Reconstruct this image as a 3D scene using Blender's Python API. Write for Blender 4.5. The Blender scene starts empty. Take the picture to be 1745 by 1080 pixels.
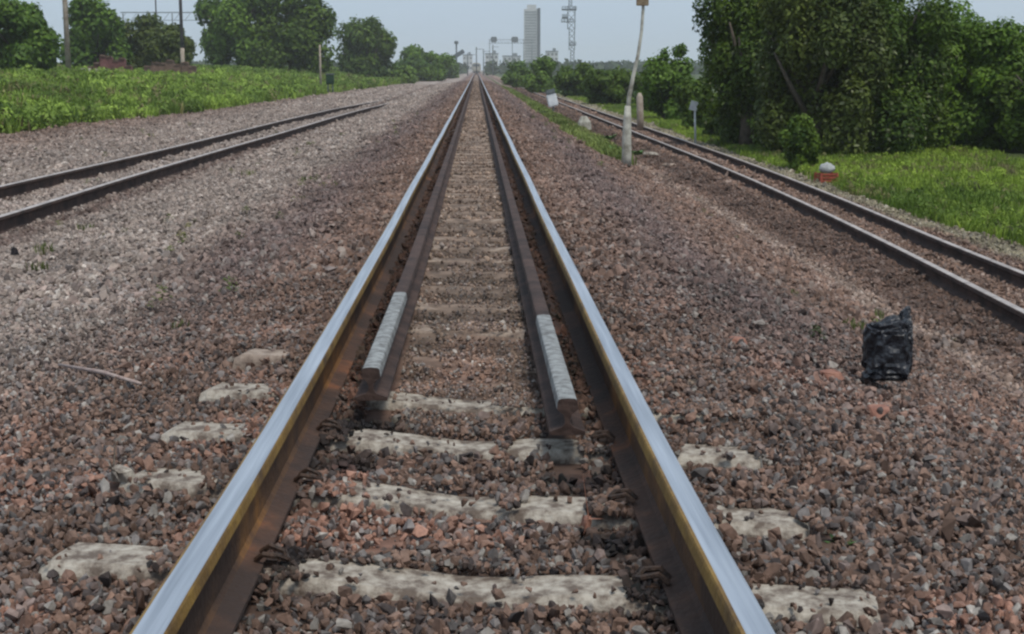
import bpy, bmesh, math, random
import numpy as np
from mathutils import Vector, Matrix, Euler

random.seed(7)
rng = np.random.default_rng(11)
S = bpy.context.scene
COL = S.collection

# ------------------------------------------------------------------ camera
F, H = 2400.0, 1.04
P = math.atan(422 / 2400)
YAW = math.atan(60.5 / math.hypot(2400, 422))
cam = bpy.data.cameras.new('camera')
camo = bpy.data.objects.new('camera', cam)
COL.objects.link(camo)
camo.location = (0, 0, H)
camo.rotation_euler = (math.pi / 2 - P, 0, -YAW)
cam.sensor_width = 36
cam.lens = F / 1745 * 36
cam.clip_start = 0.05
cam.clip_end = 6000
S.camera = camo

# ------------------------------------------------------------------ sky, sun, exposure
SUN_EL, SUN_AZ = math.radians(62), math.radians(150)
w = bpy.data.worlds.new('World')
S.world = w
w.use_nodes = True
nt = w.node_tree
nt.nodes.clear()
wo = nt.nodes.new('ShaderNodeOutputWorld')
bg = nt.nodes.new('ShaderNodeBackground')
sky = nt.nodes.new('ShaderNodeTexSky')
sky.sky_type = 'NISHITA'
sky.sun_disc = False
sky.sun_elevation = SUN_EL
sky.sun_rotation = SUN_AZ
sky.dust_density = 2.5
sky.air_density = 1.0
tc = nt.nodes.new('ShaderNodeTexCoord')
mp = nt.nodes.new('ShaderNodeMapping')
mp.inputs['Scale'].default_value = (1, 1, 3.5)
nz = nt.nodes.new('ShaderNodeTexNoise')
nz.inputs['Scale'].default_value = 2.2
nz.inputs['Detail'].default_value = 5
cr = nt.nodes.new('ShaderNodeValToRGB')
cr.color_ramp.elements[0].position = 0.3
cr.color_ramp.elements[0].color = (5.4, 6.9, 8.6, 1)
cr.color_ramp.elements[1].position = 0.72
cr.color_ramp.elements[1].color = (6.3, 7.6, 9.1, 1)
mx = nt.nodes.new('ShaderNodeMix')
mx.data_type = 'RGBA'
mx.inputs[0].default_value = 0.8
nt.links.new(tc.outputs['Generated'], mp.inputs[0])
nt.links.new(mp.outputs[0], nz.inputs['Vector'])
nt.links.new(nz.outputs['Fac'], cr.inputs[0])
nt.links.new(sky.outputs[0], mx.inputs[6])
nt.links.new(cr.outputs[0], mx.inputs[7])
nt.links.new(mx.outputs[2], bg.inputs[0])
bg.inputs[1].default_value = 0.094
nt.links.new(bg.outputs[0], wo.inputs[0])

sl = bpy.data.lights.new('sun', 'SUN')
sl.energy = 2.4
sl.angle = math.radians(16)
sl.color = (1.0, 0.94, 0.84)
so = bpy.data.objects.new('sun', sl)
COL.objects.link(so)
# light travels from the sun: sky sun_rotation turns clockwise from +Y
sd = Vector((math.sin(SUN_AZ) * math.cos(SUN_EL), math.cos(SUN_AZ) * math.cos(SUN_EL), math.sin(SUN_EL)))
so.rotation_euler = sd.to_track_quat('Z', 'Y').to_euler()
so.location = (0, -5, 30)

S.view_settings.view_transform = 'Standard'
S.view_settings.look = 'None'
S.view_settings.gamma = 1
S.view_settings.exposure = 0.0
S.view_settings.use_curve_mapping = False
S.render.engine = 'CYCLES'
S.cycles.filter_width = 2.4
S.cycles.max_bounces = 6
S.cycles.diffuse_bounces = 3
S.cycles.volume_bounces = 1

# ------------------------------------------------------------------ geometry helpers
def zt(Y):
    """gentle long dip of the line away from the camera"""
    Y = np.maximum(Y, 2.6)
    return -0.095 * (1 - 2.6 / Y)

def ray(px, py):
    x = (px - 872.5) / F
    y = -(py - 540) / F
    f = (math.cos(P) * math.sin(YAW), math.cos(P) * math.cos(YAW), -math.sin(P))
    r = (math.cos(YAW), -math.sin(YAW), 0)
    u = (math.sin(P) * math.sin(YAW), math.sin(P) * math.cos(YAW), math.cos(P))
    return [f[i] + x * r[i] + y * u[i] for i in range(3)]

def at(px, py, Y):
    d = ray(px, py)
    t = Y / d[1]
    return Vector((d[0] * t, Y, H + d[2] * t))

def hit(px, py, z):
    d = ray(px, py)
    zz = z
    for _ in range(6):
        t = (zz - H) / d[2]
        zz = z + float(zt(t * d[1]))
    return Vector((t * d[0], t * d[1], zz))

_perm = rng.random((256, 256))
def vnoise(x, y):
    x = np.asarray(x, float); y = np.asarray(y, float)
    xi = np.floor(x).astype(int); yi = np.floor(y).astype(int)
    fx = x - xi; fy = y - yi
    fx = fx * fx * (3 - 2 * fx); fy = fy * fy * (3 - 2 * fy)
    g = lambda a, b: _perm[a & 255, b & 255]
    return (g(xi, yi) * (1 - fx) + g(xi + 1, yi) * fx) * (1 - fy) + (g(xi, yi + 1) * (1 - fx) + g(xi + 1, yi + 1) * fx) * fy

def fbm(x, y, o=4):
    s = 0; a = 0.5; t = 0
    x = np.asarray(x, float); y = np.asarray(y, float)
    for i in range(o):
        s = s + a * vnoise(x * 2 ** i + 17.3 * i, y * 2 ** i + 5.1 * i)
        t += a; a *= 0.5
    return s / t

def tag(o, label=None, cat=None, group=None, kind=None):
    if label: o['label'] = label
    if cat: o['category'] = cat
    if group: o['group'] = group
    if kind: o['kind'] = kind
    return o

def empty(name, loc, rz=0.0):
    o = bpy.data.objects.new(name, None)
    o.empty_display_size = 0.1
    COL.objects.link(o)
    o.location = loc
    o.rotation_euler = (0, 0, rz)
    return o

def link_mesh(name, me, mats, parent=None, loc=None, smooth=False):
    o = bpy.data.objects.new(name, me)
    COL.objects.link(o)
    if not isinstance(mats, (list, tuple)): mats = [mats]
    for m in mats:
        if m and len(me.materials) < len(mats): me.materials.append(m)
    if parent: o.parent = parent
    if loc is not None: o.location = loc
    if smooth:
        me.polygons.foreach_set('use_smooth', [True] * len(me.polygons))
    return o

def bm_obj(name, bm, mats, parent=None, loc=None, smooth=False):
    me = bpy.data.meshes.new(name)
    bm.normal_update()
    bm.to_mesh(me); bm.free()
    return link_mesh(name, me, mats, parent, loc, smooth)

def box(bm, c, s, rz=0, bev=0.0, jit=0.0, mat=0, rot=None):
    r = bmesh.ops.create_cube(bm, size=1)
    vs = r['verts']
    M = Matrix.Translation(Vector(c)) @ (rot if rot is not None else Matrix.Rotation(rz, 4, 'Z'))
    for v in vs:
        v.co = Vector((v.co.x * s[0], v.co.y * s[1], v.co.z * s[2]))
        if jit: v.co += Vector([random.uniform(-jit, jit) for _ in range(3)])
    if bev:
        es = list({e for v in vs for e in v.link_edges})
        rr = bmesh.ops.bevel(bm, geom=es, offset=bev, segments=2, affect='EDGES')
        vs = list({v for f in rr['faces'] for v in f.verts} | {v for v in vs if v.is_valid})
    for v in vs: v.co = M @ v.co
    for f in {f for v in vs for f in v.link_faces}: f.material_index = mat

def tube(bm, pts, rad, n=8, cap=True):
    pts = [Vector(p) for p in pts]
    if not isinstance(rad, (list, tuple)): rad = [rad] * len(pts)
    rings = []
    for i, p in enumerate(pts):
        d = (pts[min(i + 1, len(pts) - 1)] - pts[max(i - 1, 0)]).normalized()
        a = d.orthogonal().normalized() if i == 0 else (rings_a - d * rings_a.dot(d)).normalized()
        rings_a = a
        b = d.cross(a)
        rings.append([bm.verts.new(p + (a * math.cos(t) + b * math.sin(t)) * rad[i]) for t in [2 * math.pi * k / n for k in range(n)]])
    for i in range(len(rings) - 1):
        for k in range(n):
            bm.faces.new((rings[i][k], rings[i][(k + 1) % n], rings[i + 1][(k + 1) % n], rings[i + 1][k]))
    if cap:
        bm.faces.new(list(reversed(rings[0]))); bm.faces.new(rings[-1])

# ------------------------------------------------------------------ materials
def newmat(name):
    m = bpy.data.materials.new(name)
    m.use_nodes = True
    t = m.node_tree
    b = t.nodes['Principled BSDF']
    return m, t, b

def noisy(name, c1, c2, scale=8, rough=0.8, metal=0.0, bump=0.3, bscale=40, lo=0.35, hi=0.65, mid=None, dist=0.02, spec=0.3):
    m, t, b = newmat(name)
    tc = t.nodes.new('ShaderNodeTexCoord')
    n = t.nodes.new('ShaderNodeTexNoise'); n.inputs['Scale'].default_value = scale; n.inputs['Detail'].default_value = 6
    n.inputs['Roughness'].default_value = 0.65
    r = t.nodes.new('ShaderNodeValToRGB')
    r.color_ramp.elements[0].position = lo; r.color_ramp.elements[0].color = (*c1, 1)
    r.color_ramp.elements[1].position = hi; r.color_ramp.elements[1].color = (*c2, 1)
    if mid:
        e = r.color_ramp.elements.new((lo + hi) / 2); e.color = (*mid, 1)
    t.links.new(tc.outputs['Object'], n.inputs['Vector'])
    t.links.new(n.outputs['Fac'], r.inputs[0])
    t.links.new(r.outputs[0], b.inputs['Base Color'])
    b.inputs['Roughness'].default_value = rough
    b.inputs['Metallic'].default_value = metal
    b.inputs['Specular IOR Level'].default_value = spec
    if bump:
        n2 = t.nodes.new('ShaderNodeTexNoise'); n2.inputs['Scale'].default_value = bscale; n2.inputs['Detail'].default_value = 4
        bp = t.nodes.new('ShaderNodeBump'); bp.inputs['Strength'].default_value = bump; bp.inputs['Distance'].default_value = dist
        t.links.new(tc.outputs['Object'], n2.inputs['Vector'])
        t.links.new(n2.outputs['Fac'], bp.inputs['Height'])
        t.links.new(bp.outputs[0], b.inputs['Normal'])
    return m

def attr_mat(name, inst=False, rough=0.85, noise=0.35, nscale=60, transl=0.0, bump=0.0):
    m, t, b = newmat(name)
    a = t.nodes.new('ShaderNodeAttribute')
    a.attribute_name = 'col'
    a.attribute_type = 'INSTANCER' if inst else 'GEOMETRY'
    tc = t.nodes.new('ShaderNodeTexCoord')
    n = t.nodes.new('ShaderNodeTexNoise'); n.inputs['Scale'].default_value = nscale; n.inputs['Detail'].default_value = 5
    mr = t.nodes.new('ShaderNodeMapRange')
    mr.inputs['From Min'].default_value = 0.3; mr.inputs['From Max'].default_value = 0.7
    mr.inputs['To Min'].default_value = 1 - noise; mr.inputs['To Max'].default_value = 1 + noise
    mul = t.nodes.new('ShaderNodeVectorMath'); mul.operation = 'SCALE'
    t.links.new(tc.outputs['Object'], n.inputs['Vector'])
    t.links.new(n.outputs['Fac'], mr.inputs[0])
    t.links.new(a.outputs['Color'], mul.inputs[0])
    t.links.new(mr.outputs[0], mul.inputs['Scale'])
    t.links.new(mul.outputs[0], b.inputs['Base Color'])
    b.inputs['Roughness'].default_value = rough
    b.inputs['Specular IOR Level'].default_value = 0.25
    if bump:
        bp = t.nodes.new('ShaderNodeBump'); bp.inputs['Strength'].default_value = bump; bp.inputs['Distance'].default_value = 0.02
        t.links.new(n.outputs['Fac'], bp.inputs['Height']); t.links.new(bp.outputs[0], b.inputs['Normal'])
    if transl:
        tr = t.nodes.new('ShaderNodeBsdfTranslucent')
        t.links.new(mul.outputs[0], tr.inputs['Color'])
        ms = t.nodes.new('ShaderNodeMixShader'); ms.inputs[0].default_value = transl
        out = t.nodes['Material Output']
        t.links.new(b.outputs[0], ms.inputs[1]); t.links.new(tr.outputs[0], ms.inputs[2])
        t.links.new(ms.outputs[0], out.inputs[0])
    return m

M_STONE = attr_mat('ballast_stone', inst=True, noise=0.3, nscale=2.5)
M_BLADE = attr_mat('grass_blade', inst=True, noise=0.15, nscale=3, transl=0.3, rough=0.6)
M_LEAF = attr_mat('leaf', noise=0.3, nscale=2, transl=0.25, rough=0.55)
M_GROUND = attr_mat('gravel_ground', noise=0.5, nscale=9, bump=0.8)
M_CONC = noisy('weathered_concrete', (0.13, 0.10, 0.08), (0.46, 0.42, 0.36), scale=16, lo=0.40, hi=0.64, mid=(0.31, 0.27, 0.225), bump=0.6, bscale=60, dist=0.01)
M_CONCD = noisy('dusty_concrete', (0.17, 0.125, 0.098), (0.36, 0.285, 0.23), scale=13, lo=0.36, hi=0.60, bump=0.6, bscale=60, dist=0.01)
M_BARK = noisy('bark', (0.05, 0.04, 0.03), (0.13, 0.105, 0.08), scale=6)
M_CLIP = noisy('clip_steel', (0.025, 0.018, 0.015), (0.085, 0.05, 0.035), scale=30, rough=0.6, bump=0.4, bscale=90)

def rail_head_mat():
    m, t, b = newmat('polished_rail_head')
    tc = t.nodes.new('ShaderNodeTexCoord')
    mp = t.nodes.new('ShaderNodeMapping'); mp.inputs['Scale'].default_value = (60, 1.2, 1)
    n = t.nodes.new('ShaderNodeTexNoise'); n.inputs['Scale'].default_value = 1.0; n.inputs['Detail'].default_value = 5
    r = t.nodes.new('ShaderNodeValToRGB')
    r.color_ramp.elements[0].position = 0.3; r.color_ramp.elements[0].color = (0.40, 0.42, 0.46, 1)
    r.color_ramp.elements[1].position = 0.7; r.color_ramp.elements[1].color = (0.66, 0.68, 0.72, 1)
    t.links.new(tc.outputs['Object'], mp.inputs[0]); t.links.new(mp.outputs[0], n.inputs['Vector'])
    t.links.new(n.outputs['Fac'], r.inputs[0]); t.links.new(r.outputs[0], b.inputs['Base Color'])
    mr = t.nodes.new('ShaderNodeMapRange'); mr.inputs['To Min'].default_value = 0.3; mr.inputs['To Max'].default_value = 0.5
    t.links.new(n.outputs['Fac'], mr.inputs[0]); t.links.new(mr.outputs[0], b.inputs['Roughness'])
    b.inputs['Metallic'].default_value = 0.85
    return m
M_HEAD = rail_head_mat()
M_EDGE = noisy('rail_edge_rust', (0.07, 0.042, 0.024), (0.29, 0.175, 0.04), scale=5, rough=0.6, bump=0.3, lo=0.30, hi=0.68, mid=(0.19, 0.11, 0.03))
M_WEB = noisy('rail_web_rust', (0.055, 0.032, 0.022), (0.27, 0.125, 0.035), scale=2.2, rough=0.8, bump=0.4, lo=0.42, hi=0.70, mid=(0.12, 0.062, 0.03))
M_FOOT = noisy('rail_foot_rust', (0.045, 0.03, 0.025), (0.26, 0.10, 0.045), scale=2.2, rough=0.85, bump=0.5, lo=0.45, hi=0.75, mid=(0.09, 0.05, 0.035))
M_GREY = noisy('worn_grey_paint', (0.12, 0.115, 0.11), (0.29, 0.30, 0.295), scale=22, rough=0.6, bump=0.4, lo=0.36, hi=0.6)
M_DULL = noisy('dull_rail_top', (0.30, 0.26, 0.24), (0.52, 0.47, 0.44), scale=5, rough=0.55, metal=0.2, bump=0.3)
M_DARK = noisy('dark_rail', (0.026, 0.017, 0.015), (0.085, 0.052, 0.042), scale=5, rough=0.85, bump=0.4)

# ------------------------------------------------------------------ layout of the place
XC = -0.05                       # centre of the main track
RL, RR = XC - 0.575, XC + 0.575  # running rails
GL, GR = -0.385, 0.30            # guard rails
RH = 0.205                       # running rail height

LN = [(4, -5.5), (16, -5.34), (22, -5.36), (31, -5.25), (37, -5.1), (48, -5.0), (60, -4.75), (80, -4.3), (110, -3.7), (130, -3.3)]
LF = [(4, -6.95), (20, -6.75), (28, -6.5), (35, -6.42), (48, -6.3), (60, -6.0), (80, -5.5), (110, -4.9), (130, -4.5)]
RN = [(3, 4.35), (11, 4.58), (15.5, 4.82), (20, 5.0), (26, 5.15), (34, 5.22), (60, 5.2), (200, 5.1)]
RF = [(3, 5.3), (13, 5.47), (17, 5.58), (22, 5.8), (28, 5.95), (34, 6.02), (60, 6.05), (200, 6.0)]
def ip(tab, y): return np.interp(y, [a for a, b in tab], [b for a, b in tab])

GLE = [(10, -13), (38, -12.8), (47, -12.5), (55, -11.7), (87, -11.0), (117, -10.3), (206, -8.6), (400, -5.5)]
GRE = [(5, 6.3), (17, 6.4), (24, 6.5), (36, 6.75), (63, 6.9), (200, 6.8), (400, 6.5)]

XS = [-1500, -60, -30, -20, -15.5, -13.2, -11.5, -7.2, -6.9, -4.6, -4.2, -1.7, -1.0, 0.9, 1.5, 3.8, 4.3, 4.6, 6.4, 7, 9, 14, 60, 1500]
ZS = [0.9, 0.9, 0.75, 0.45, -.08, -.60, -.66, -.69, -.70, -.70, -.63, -.33, -.245, -.245, -.33, -1.12, -1.06, -1.05, -1.06, -1.1, -1.1, -1.0, -.8, -.8]

# main-track sleepers: (centre Y, skew of the long axis, z of top, exposed ranges along u)
SLEEPERS = [
    (3.41, -0.20, -0.203, [(-1.15, -0.86), (-0.44, 0.10), (0.11, 0.37), (0.66, 0.98)]),
    (4.14, -0.26, -0.203, [(-1.18, -1.06), (-1.04, -0.87), (-0.42, 0.07), (0.14, 0.30), (0.71, 0.93)]),
    (4.84, -0.20, -0.204, [(-1.17, -0.84), (-0.44, 0.09), (0.13, 0.34), (0.71, 0.93)]),
    (5.50, -0.24, -0.206, [(-1.16, -0.87), (-0.33, 0.07)]),
    (6.25, -0.28, -0.212, [(-1.2, -0.9), (-0.3, -0.16)]),
]
yy = 6.9
k = 0
while yy < 30:
    SLEEPERS.append((yy, -0.2 * max(0, 1 - (yy - 6.9) / 12) + 0.05 * math.sin(k * 2.3), -0.163 + 0.006 * math.sin(k * 1.7), [(-0.34, 0.24)] if k % 4 else [(-0.30, -0.04), (0.0, 0.24)]))
    yy += 0.66; k += 1

def ripple(X, Y):
    """sleepers under the gravel show as low ridges between the rails"""
    ph = (Y - 6.25 + 0.15 * X) / 0.66
    r = 0.5 + 0.5 * np.cos(2 * np.pi * ph)
    return r ** 2

def ground_z(X, Y):
    X = np.asarray(X, float); Y = np.asarray(Y, float)
    z = np.interp(X, XS, ZS) + zt(Y)
    z = z + (fbm(X * 1.1 + 9, Y * 1.1) - 0.5) * np.where(np.abs(X) < 1.0, 0.02, 0.09)
    inside = (np.abs(X - XC) < 0.42) & (Y > 6) & (Y < 60)
    z = z + np.where(inside, 0.03 * ripple(X, Y) + 0.05 * np.clip((Y - 5.9) / 1.2, 0, 1), 0)
    fl = (np.abs(np.abs(X - XC) - 0.46) < 0.06) & (Y > 5)
    z = z + np.where(fl, 0.055 * np.clip((Y - 5) / 1.5, 0, 1) * (Y < 200), 0)
    g = np.clip((ip(GLE, Y) - X) / 6, 0, 1)
    z = z + g * (fbm(X * 0.25, Y * 0.25) - 0.5) * 0.5
    # drain the gravel down beside the foot of the right siding (its low shoulder)
    return z

def lerp3(a, b, t): return a + (b - a) * t[..., None]

def tint(X, Y):
    """colour of the gravel: dusty, dark, rusty and grassy zones"""
    X = np.asarray(X, float); Y = np.asarray(Y, float)
    n1 = fbm(X * 0.9, Y * 0.55); n2 = fbm(X * 2.7 + 40, Y * 1.8); n3 = fbm(X * 0.35 + 80, Y * 0.2)
    base = np.broadcast_to(np.array([0.205, 0.133, 0.104]), X.shape + (3,)).copy()
    sm = lambda a, b, v: np.clip((v - a) / (b - a), 0, 1)
    j = (n1 - 0.5) * 0.8
    # pale dusty gravel between main track and left siding
    m = sm(-1.5, -2.6, X + j) * sm(-13.5, -9, X) * sm(4.0, 7.5, Y + j * 2)
    base = lerp3(base, np.array([0.285, 0.235, 0.208]), m * 0.95)
    # darker strip alongside the main track
    m = np.exp(-((X + 1.75 + j * 0.6) / 0.5) ** 2) * sm(6, 10, Y) * 0.8
    base = lerp3(base, np.array([0.15, 0.11, 0.105]), m)
    m = np.exp(-((X - 1.75 + j * 0.8) / 0.55) ** 2) * sm(5, 9, Y) * 0.75
    base = lerp3(base, np.array([0.15, 0.112, 0.11]), m)
    # tan dust on the bed between the rails
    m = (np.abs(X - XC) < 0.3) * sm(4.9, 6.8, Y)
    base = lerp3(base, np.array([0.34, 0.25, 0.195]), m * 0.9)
    base = base * (1 - 0.5 * m * (1 - ripple(X, Y)) * (Y > 6))[..., None]  # darker in the troughs between the sleeper ridges
    # dark brown in the flangeways and under the rails
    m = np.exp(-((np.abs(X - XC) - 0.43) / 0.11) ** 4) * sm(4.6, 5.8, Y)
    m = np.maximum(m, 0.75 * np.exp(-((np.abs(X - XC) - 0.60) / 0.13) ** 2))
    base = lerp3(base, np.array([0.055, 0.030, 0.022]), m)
    for ox, oy, orad in ((-0.42, 5.0, 0.16), (0.32, 4.35, 0.15), (-0.5, 3.55, 0.1), (0.42, 3.3, 0.12), (-0.43, 4.55, .12), (0.37, 3.75, .1)):  # near-black spots by the guard rail ends and beside the rails
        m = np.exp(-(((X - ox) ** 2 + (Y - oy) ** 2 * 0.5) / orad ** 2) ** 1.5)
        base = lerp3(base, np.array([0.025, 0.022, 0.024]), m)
    # rust-coloured spill beside the near left rail and on the right
    m = sm(0.52, 0.7, n2) * 0.55 * sm(9, 3, Y)
    base = lerp3(base, np.array([0.30, 0.145, 0.105]), m)
    m = sm(-6.45, -6.2, X) * sm(-5.35, -5.6, X)
    base = lerp3(base, np.array([0.30, 0.25, 0.225]), m * 0.8)
    m = np.exp(-((X + 5.05 + j * 0.2) / 0.16) ** 2) * 0.7
    base = lerp3(base, np.array([0.11, 0.065, 0.055]), m)
    # right: pale path, brown shoulder, track, verge
    m = np.exp(-((X - 3.78 + j * 0.25) / 0.16) ** 2) * 0.42
    base = lerp3(base, np.array([0.40, 0.33, 0.28]), m)
    m = sm(3.95, 4.15, X) * sm(5.0, 4.8, X)
    base = lerp3(base, np.array([0.12, 0.078, 0.062]), m * 0.85)
    m = sm(4.75, 4.95, X) * sm(6.1, 5.9, X)
    base = lerp3(base, np.array([0.23, 0.15, 0.115]), m * 0.8)
    m = sm(6.1, 6.3, X)
    base = lerp3(base, np.array([0.27, 0.25, 0.17]), m * 0.8)
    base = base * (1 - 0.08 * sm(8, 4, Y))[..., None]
    base = base * np.array([0.99, 0.985, 0.965])
    # mottling
    base = base * (0.62 + 0.76 * n2)[..., None] * (0.85 + 0.3 * n3)[..., None]
    return base

def greenness(X, Y):
    X = np.asarray(X, float); Y = np.asarray(Y, float)
    j = (fbm(X * 0.8 + 3, Y * 0.4) - 0.5)
    g = np.clip((ip(GLE, Y) - X + j * 1.2) / 0.5, 0, 1)
    g = np.maximum(g, np.clip((X - ip(GRE, Y) + j * 0.8) / 0.5, 0, 1))
    s = np.clip(1 - np.abs(X - 3.15 - j * 0.5) / 0.55, 0, 1) * np.clip((Y - 29) / 8, 0, 1)
    return np.maximum(g, np.clip(s * 2.2, 0, 1))

def cadd(me, name, arr, dom='POINT'):
    a = me.attributes.new(name, 'FLOAT_COLOR', dom)
    a.data.foreach_set('color', np.concatenate([arr, np.ones((len(arr), 1))], 1).astype(np.float32).ravel())

# ------------------------------------------------------------------ ground sheet
def build_ground():
    xs = np.concatenate([-np.geomspace(1500, 16, 26)[:-1], np.arange(-16, -3, 0.25), np.arange(-3, 3, 0.08), np.arange(3, 9, 0.14), np.geomspace(9, 1500, 34)])
    ys = [-6.0, -3.0, -1.0]
    y = 0.0
    while y < 3200:
        ys.append(y); y += max(0.08, min(y * 0.012, 200)) if y < 80 else y * 0.05
    ys = np.array(ys + [3400.0])
    Xg, Yg = np.meshgrid(xs, ys)
    Zg = ground_z(Xg, Yg)
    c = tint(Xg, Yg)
    c = c * (0.62 + 0.38 * np.clip((Yg - 8) / 25, 0, 1))[..., None]  # darkened close by: shade in the gaps between stones, put into the colour
    g = greenness(Xg, Yg)
    gc = np.array([0.055, 0.075, 0.022]) * (0.7 + 0.7 * fbm(Xg * 0.6, Yg * 0.6))[..., None]
    c = lerp3(c, gc, g)
    ny, nx = Xg.shape
    v = np.stack([Xg.ravel(), Yg.ravel(), Zg.ravel()], 1)
    i = np.arange((ny - 1) * nx).reshape(ny - 1, nx)[:, :-1].ravel()
    f = np.stack([i, i + 1, i + nx + 1, i + nx], 1)
    me = bpy.data.meshes.new('ground')
    me.from_pydata(v.tolist(), [], f.tolist())
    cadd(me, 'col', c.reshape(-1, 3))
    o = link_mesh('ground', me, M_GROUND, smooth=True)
    tag(o, kind='structure')
build_ground()

# ------------------------------------------------------------------ scatter by geometry nodes (only for uncountable stuff)
def scatter(name, pts, rot, scl, col, protos, mat):
    me = bpy.data.meshes.new(name)
    me.vertices.add(len(pts))
    me.vertices.foreach_set('co', pts.astype(np.float32).ravel())
    a = me.attributes.new('rot', 'FLOAT_VECTOR', 'POINT'); a.data.foreach_set('vector', rot.astype(np.float32).ravel())
    a = me.attributes.new('scl', 'FLOAT_VECTOR', 'POINT'); a.data.foreach_set('vector', scl.astype(np.float32).ravel())
    cadd(me, 'col', col)
    a = me.attributes.new('pick', 'INT', 'POINT'); a.data.foreach_set('value', rng.integers(0, len(protos), len(pts)).astype(np.int32))
    o = link_mesh(name, me, mat)
    ng = bpy.data.node_groups.new(name + '_nodes', 'GeometryNodeTree')
    ng.interface.new_socket('Geometry', in_out='INPUT', socket_type='NodeSocketGeometry')
    ng.interface.new_socket('Geometry', in_out='OUTPUT', socket_type='NodeSocketGeometry')
    gi = ng.nodes.new('NodeGroupInput'); go = ng.nodes.new('NodeGroupOutput')
    ip_ = ng.nodes.new('GeometryNodeInstanceOnPoints')
    jn = ng.nodes.new('GeometryNodeJoinGeometry')
    for pm in protos:
        po = bpy.data.objects.new(pm.name, pm)
        oi = ng.nodes.new('GeometryNodeObjectInfo')
        oi.inputs['Object'].default_value = po
        oi.inputs['As Instance'].default_value = True
        ng.links.new(oi.outputs['Geometry'], jn.inputs[0])
    def named(n, t):
        q = ng.nodes.new('GeometryNodeInputNamedAttribute'); q.data_type = t; q.inputs['Name'].default_value = n
        return q.outputs['Attribute']
    ng.links.new(gi.outputs[0], ip_.inputs['Points'])
    ng.links.new(jn.outputs[0], ip_.inputs['Instance'])
    ip_.inputs['Pick Instance'].default_value = True
    ng.links.new(named('pick', 'INT'), ip_.inputs['Instance Index'])
    e2r = ng.nodes.new('FunctionNodeEulerToRotation')
    ng.links.new(named('rot', 'FLOAT_VECTOR'), e2r.inputs[0])
    ng.links.new(e2r.outputs[0], ip_.inputs['Rotation'])
    ng.links.new(named('scl', 'FLOAT_VECTOR'), ip_.inputs['Scale'])
    ng.links.new(ip_.outputs[0], go.inputs[0])
    md = o.modifiers.new('scatter', 'NODES'); md.node_group = ng
    return o

def stone_meshes(n, mat):
    out = []
    for i in range(n):
        bm = bmesh.new()
        for _ in range(13):
            v = Vector([random.gauss(0, 1) for _ in range(3)]).normalized() * random.uniform(0.42, 0.56)
            bm.verts.new((v.x * 1.12, v.y * 0.85, v.z * 0.72))
        bmesh.ops.convex_hull(bm, input=bm.verts)
        for v in [v for v in bm.verts if not v.link_faces]: bm.verts.remove(v)
        me = bpy.data.meshes.new('stone')
        bm.to_mesh(me); bm.free()
        me.materials.append(mat)
        out.append(me)
    return out
STONES = stone_meshes(9, M_STONE)

def stone_colors(X, Y):
    n = len(X)
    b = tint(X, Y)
    lum = b.mean(1, keepdims=True)
    k = rng.random(n)
    c = b * rng.uniform(0.55, 1.45, (n, 1))
    sel = k < 0.16; c[sel] = lum[sel] * np.array([1.25, 0.93, 0.82]) * rng.uniform(0.7, 1.3, (sel.sum(), 1))
    sel = (k > 0.16) & (k < 0.30); c[sel] = lum[sel] * np.array([1.08, 0.97, 0.93]) * rng.uniform(0.6, 1.5, (sel.sum(), 1))
    sel = (k > 0.30) & (k < 0.37); c[sel] = lum[sel] * np.array([1.7, 1.55, 1.4]) * rng.uniform(0.9, 1.4, (sel.sum(), 1))
    sel = (k > 0.37) & (k < 0.47); c[sel] = lum[sel] * np.array([0.45, 0.36, 0.34])
    d = np.clip((Y - 5) / 14, 0, 0.6)[:, None]
    c = c * (1 - d) + b * d * (c.mean(1, keepdims=True) / lum * 0.5 + 0.5)
    dark_base = (lum < 0.075)  # where the tint is very dark, pale stones are held back
    c = np.where(dark_base, np.minimum(c, b * 1.25), c)
    return np.clip(c, 0.012, 0.62)

def sleeper_hit(X, Y):
    """0 clear, 1 over a sleeper but gravel covers it, 2 over an exposed patch"""
    r = np.zeros(len(X), int); zz = np.full(len(X), -9.0)
    for (yc, sk, zs, ex) in SLEEPERS:
        u = X - XC; vv = Y - (yc + sk * u)
        j = (fbm(X * 9 + yc, Y * 9) - 0.5)
        on = (np.abs(u + 0.03) < (1.08 if yc < 6.5 else 0.3)) & (np.abs(vv) < 0.115)
        r[on] = 1
        zz[on] = zs
        e = np.zeros(len(X), bool)
        for a, b in ex:
            e |= (u > a - XC + j * 0.12) & (u < b - XC + j * 0.12)
        front = -0.125
        if yc > 6.5: e &= (np.abs(u) < 0.3) & (fbm(X * 6 + yc * 3, Y * 7) > 0.40 + 0.05 * math.sin(yc * 5)) & (rng.random(len(X)) < 0.93)
        e &= (vv > front + j * 0.07) & (vv < 0.075 + j * 0.14) & (np.abs(u + 0.03) < 1.09)
        r[e] = 2
    return r, zz

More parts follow.
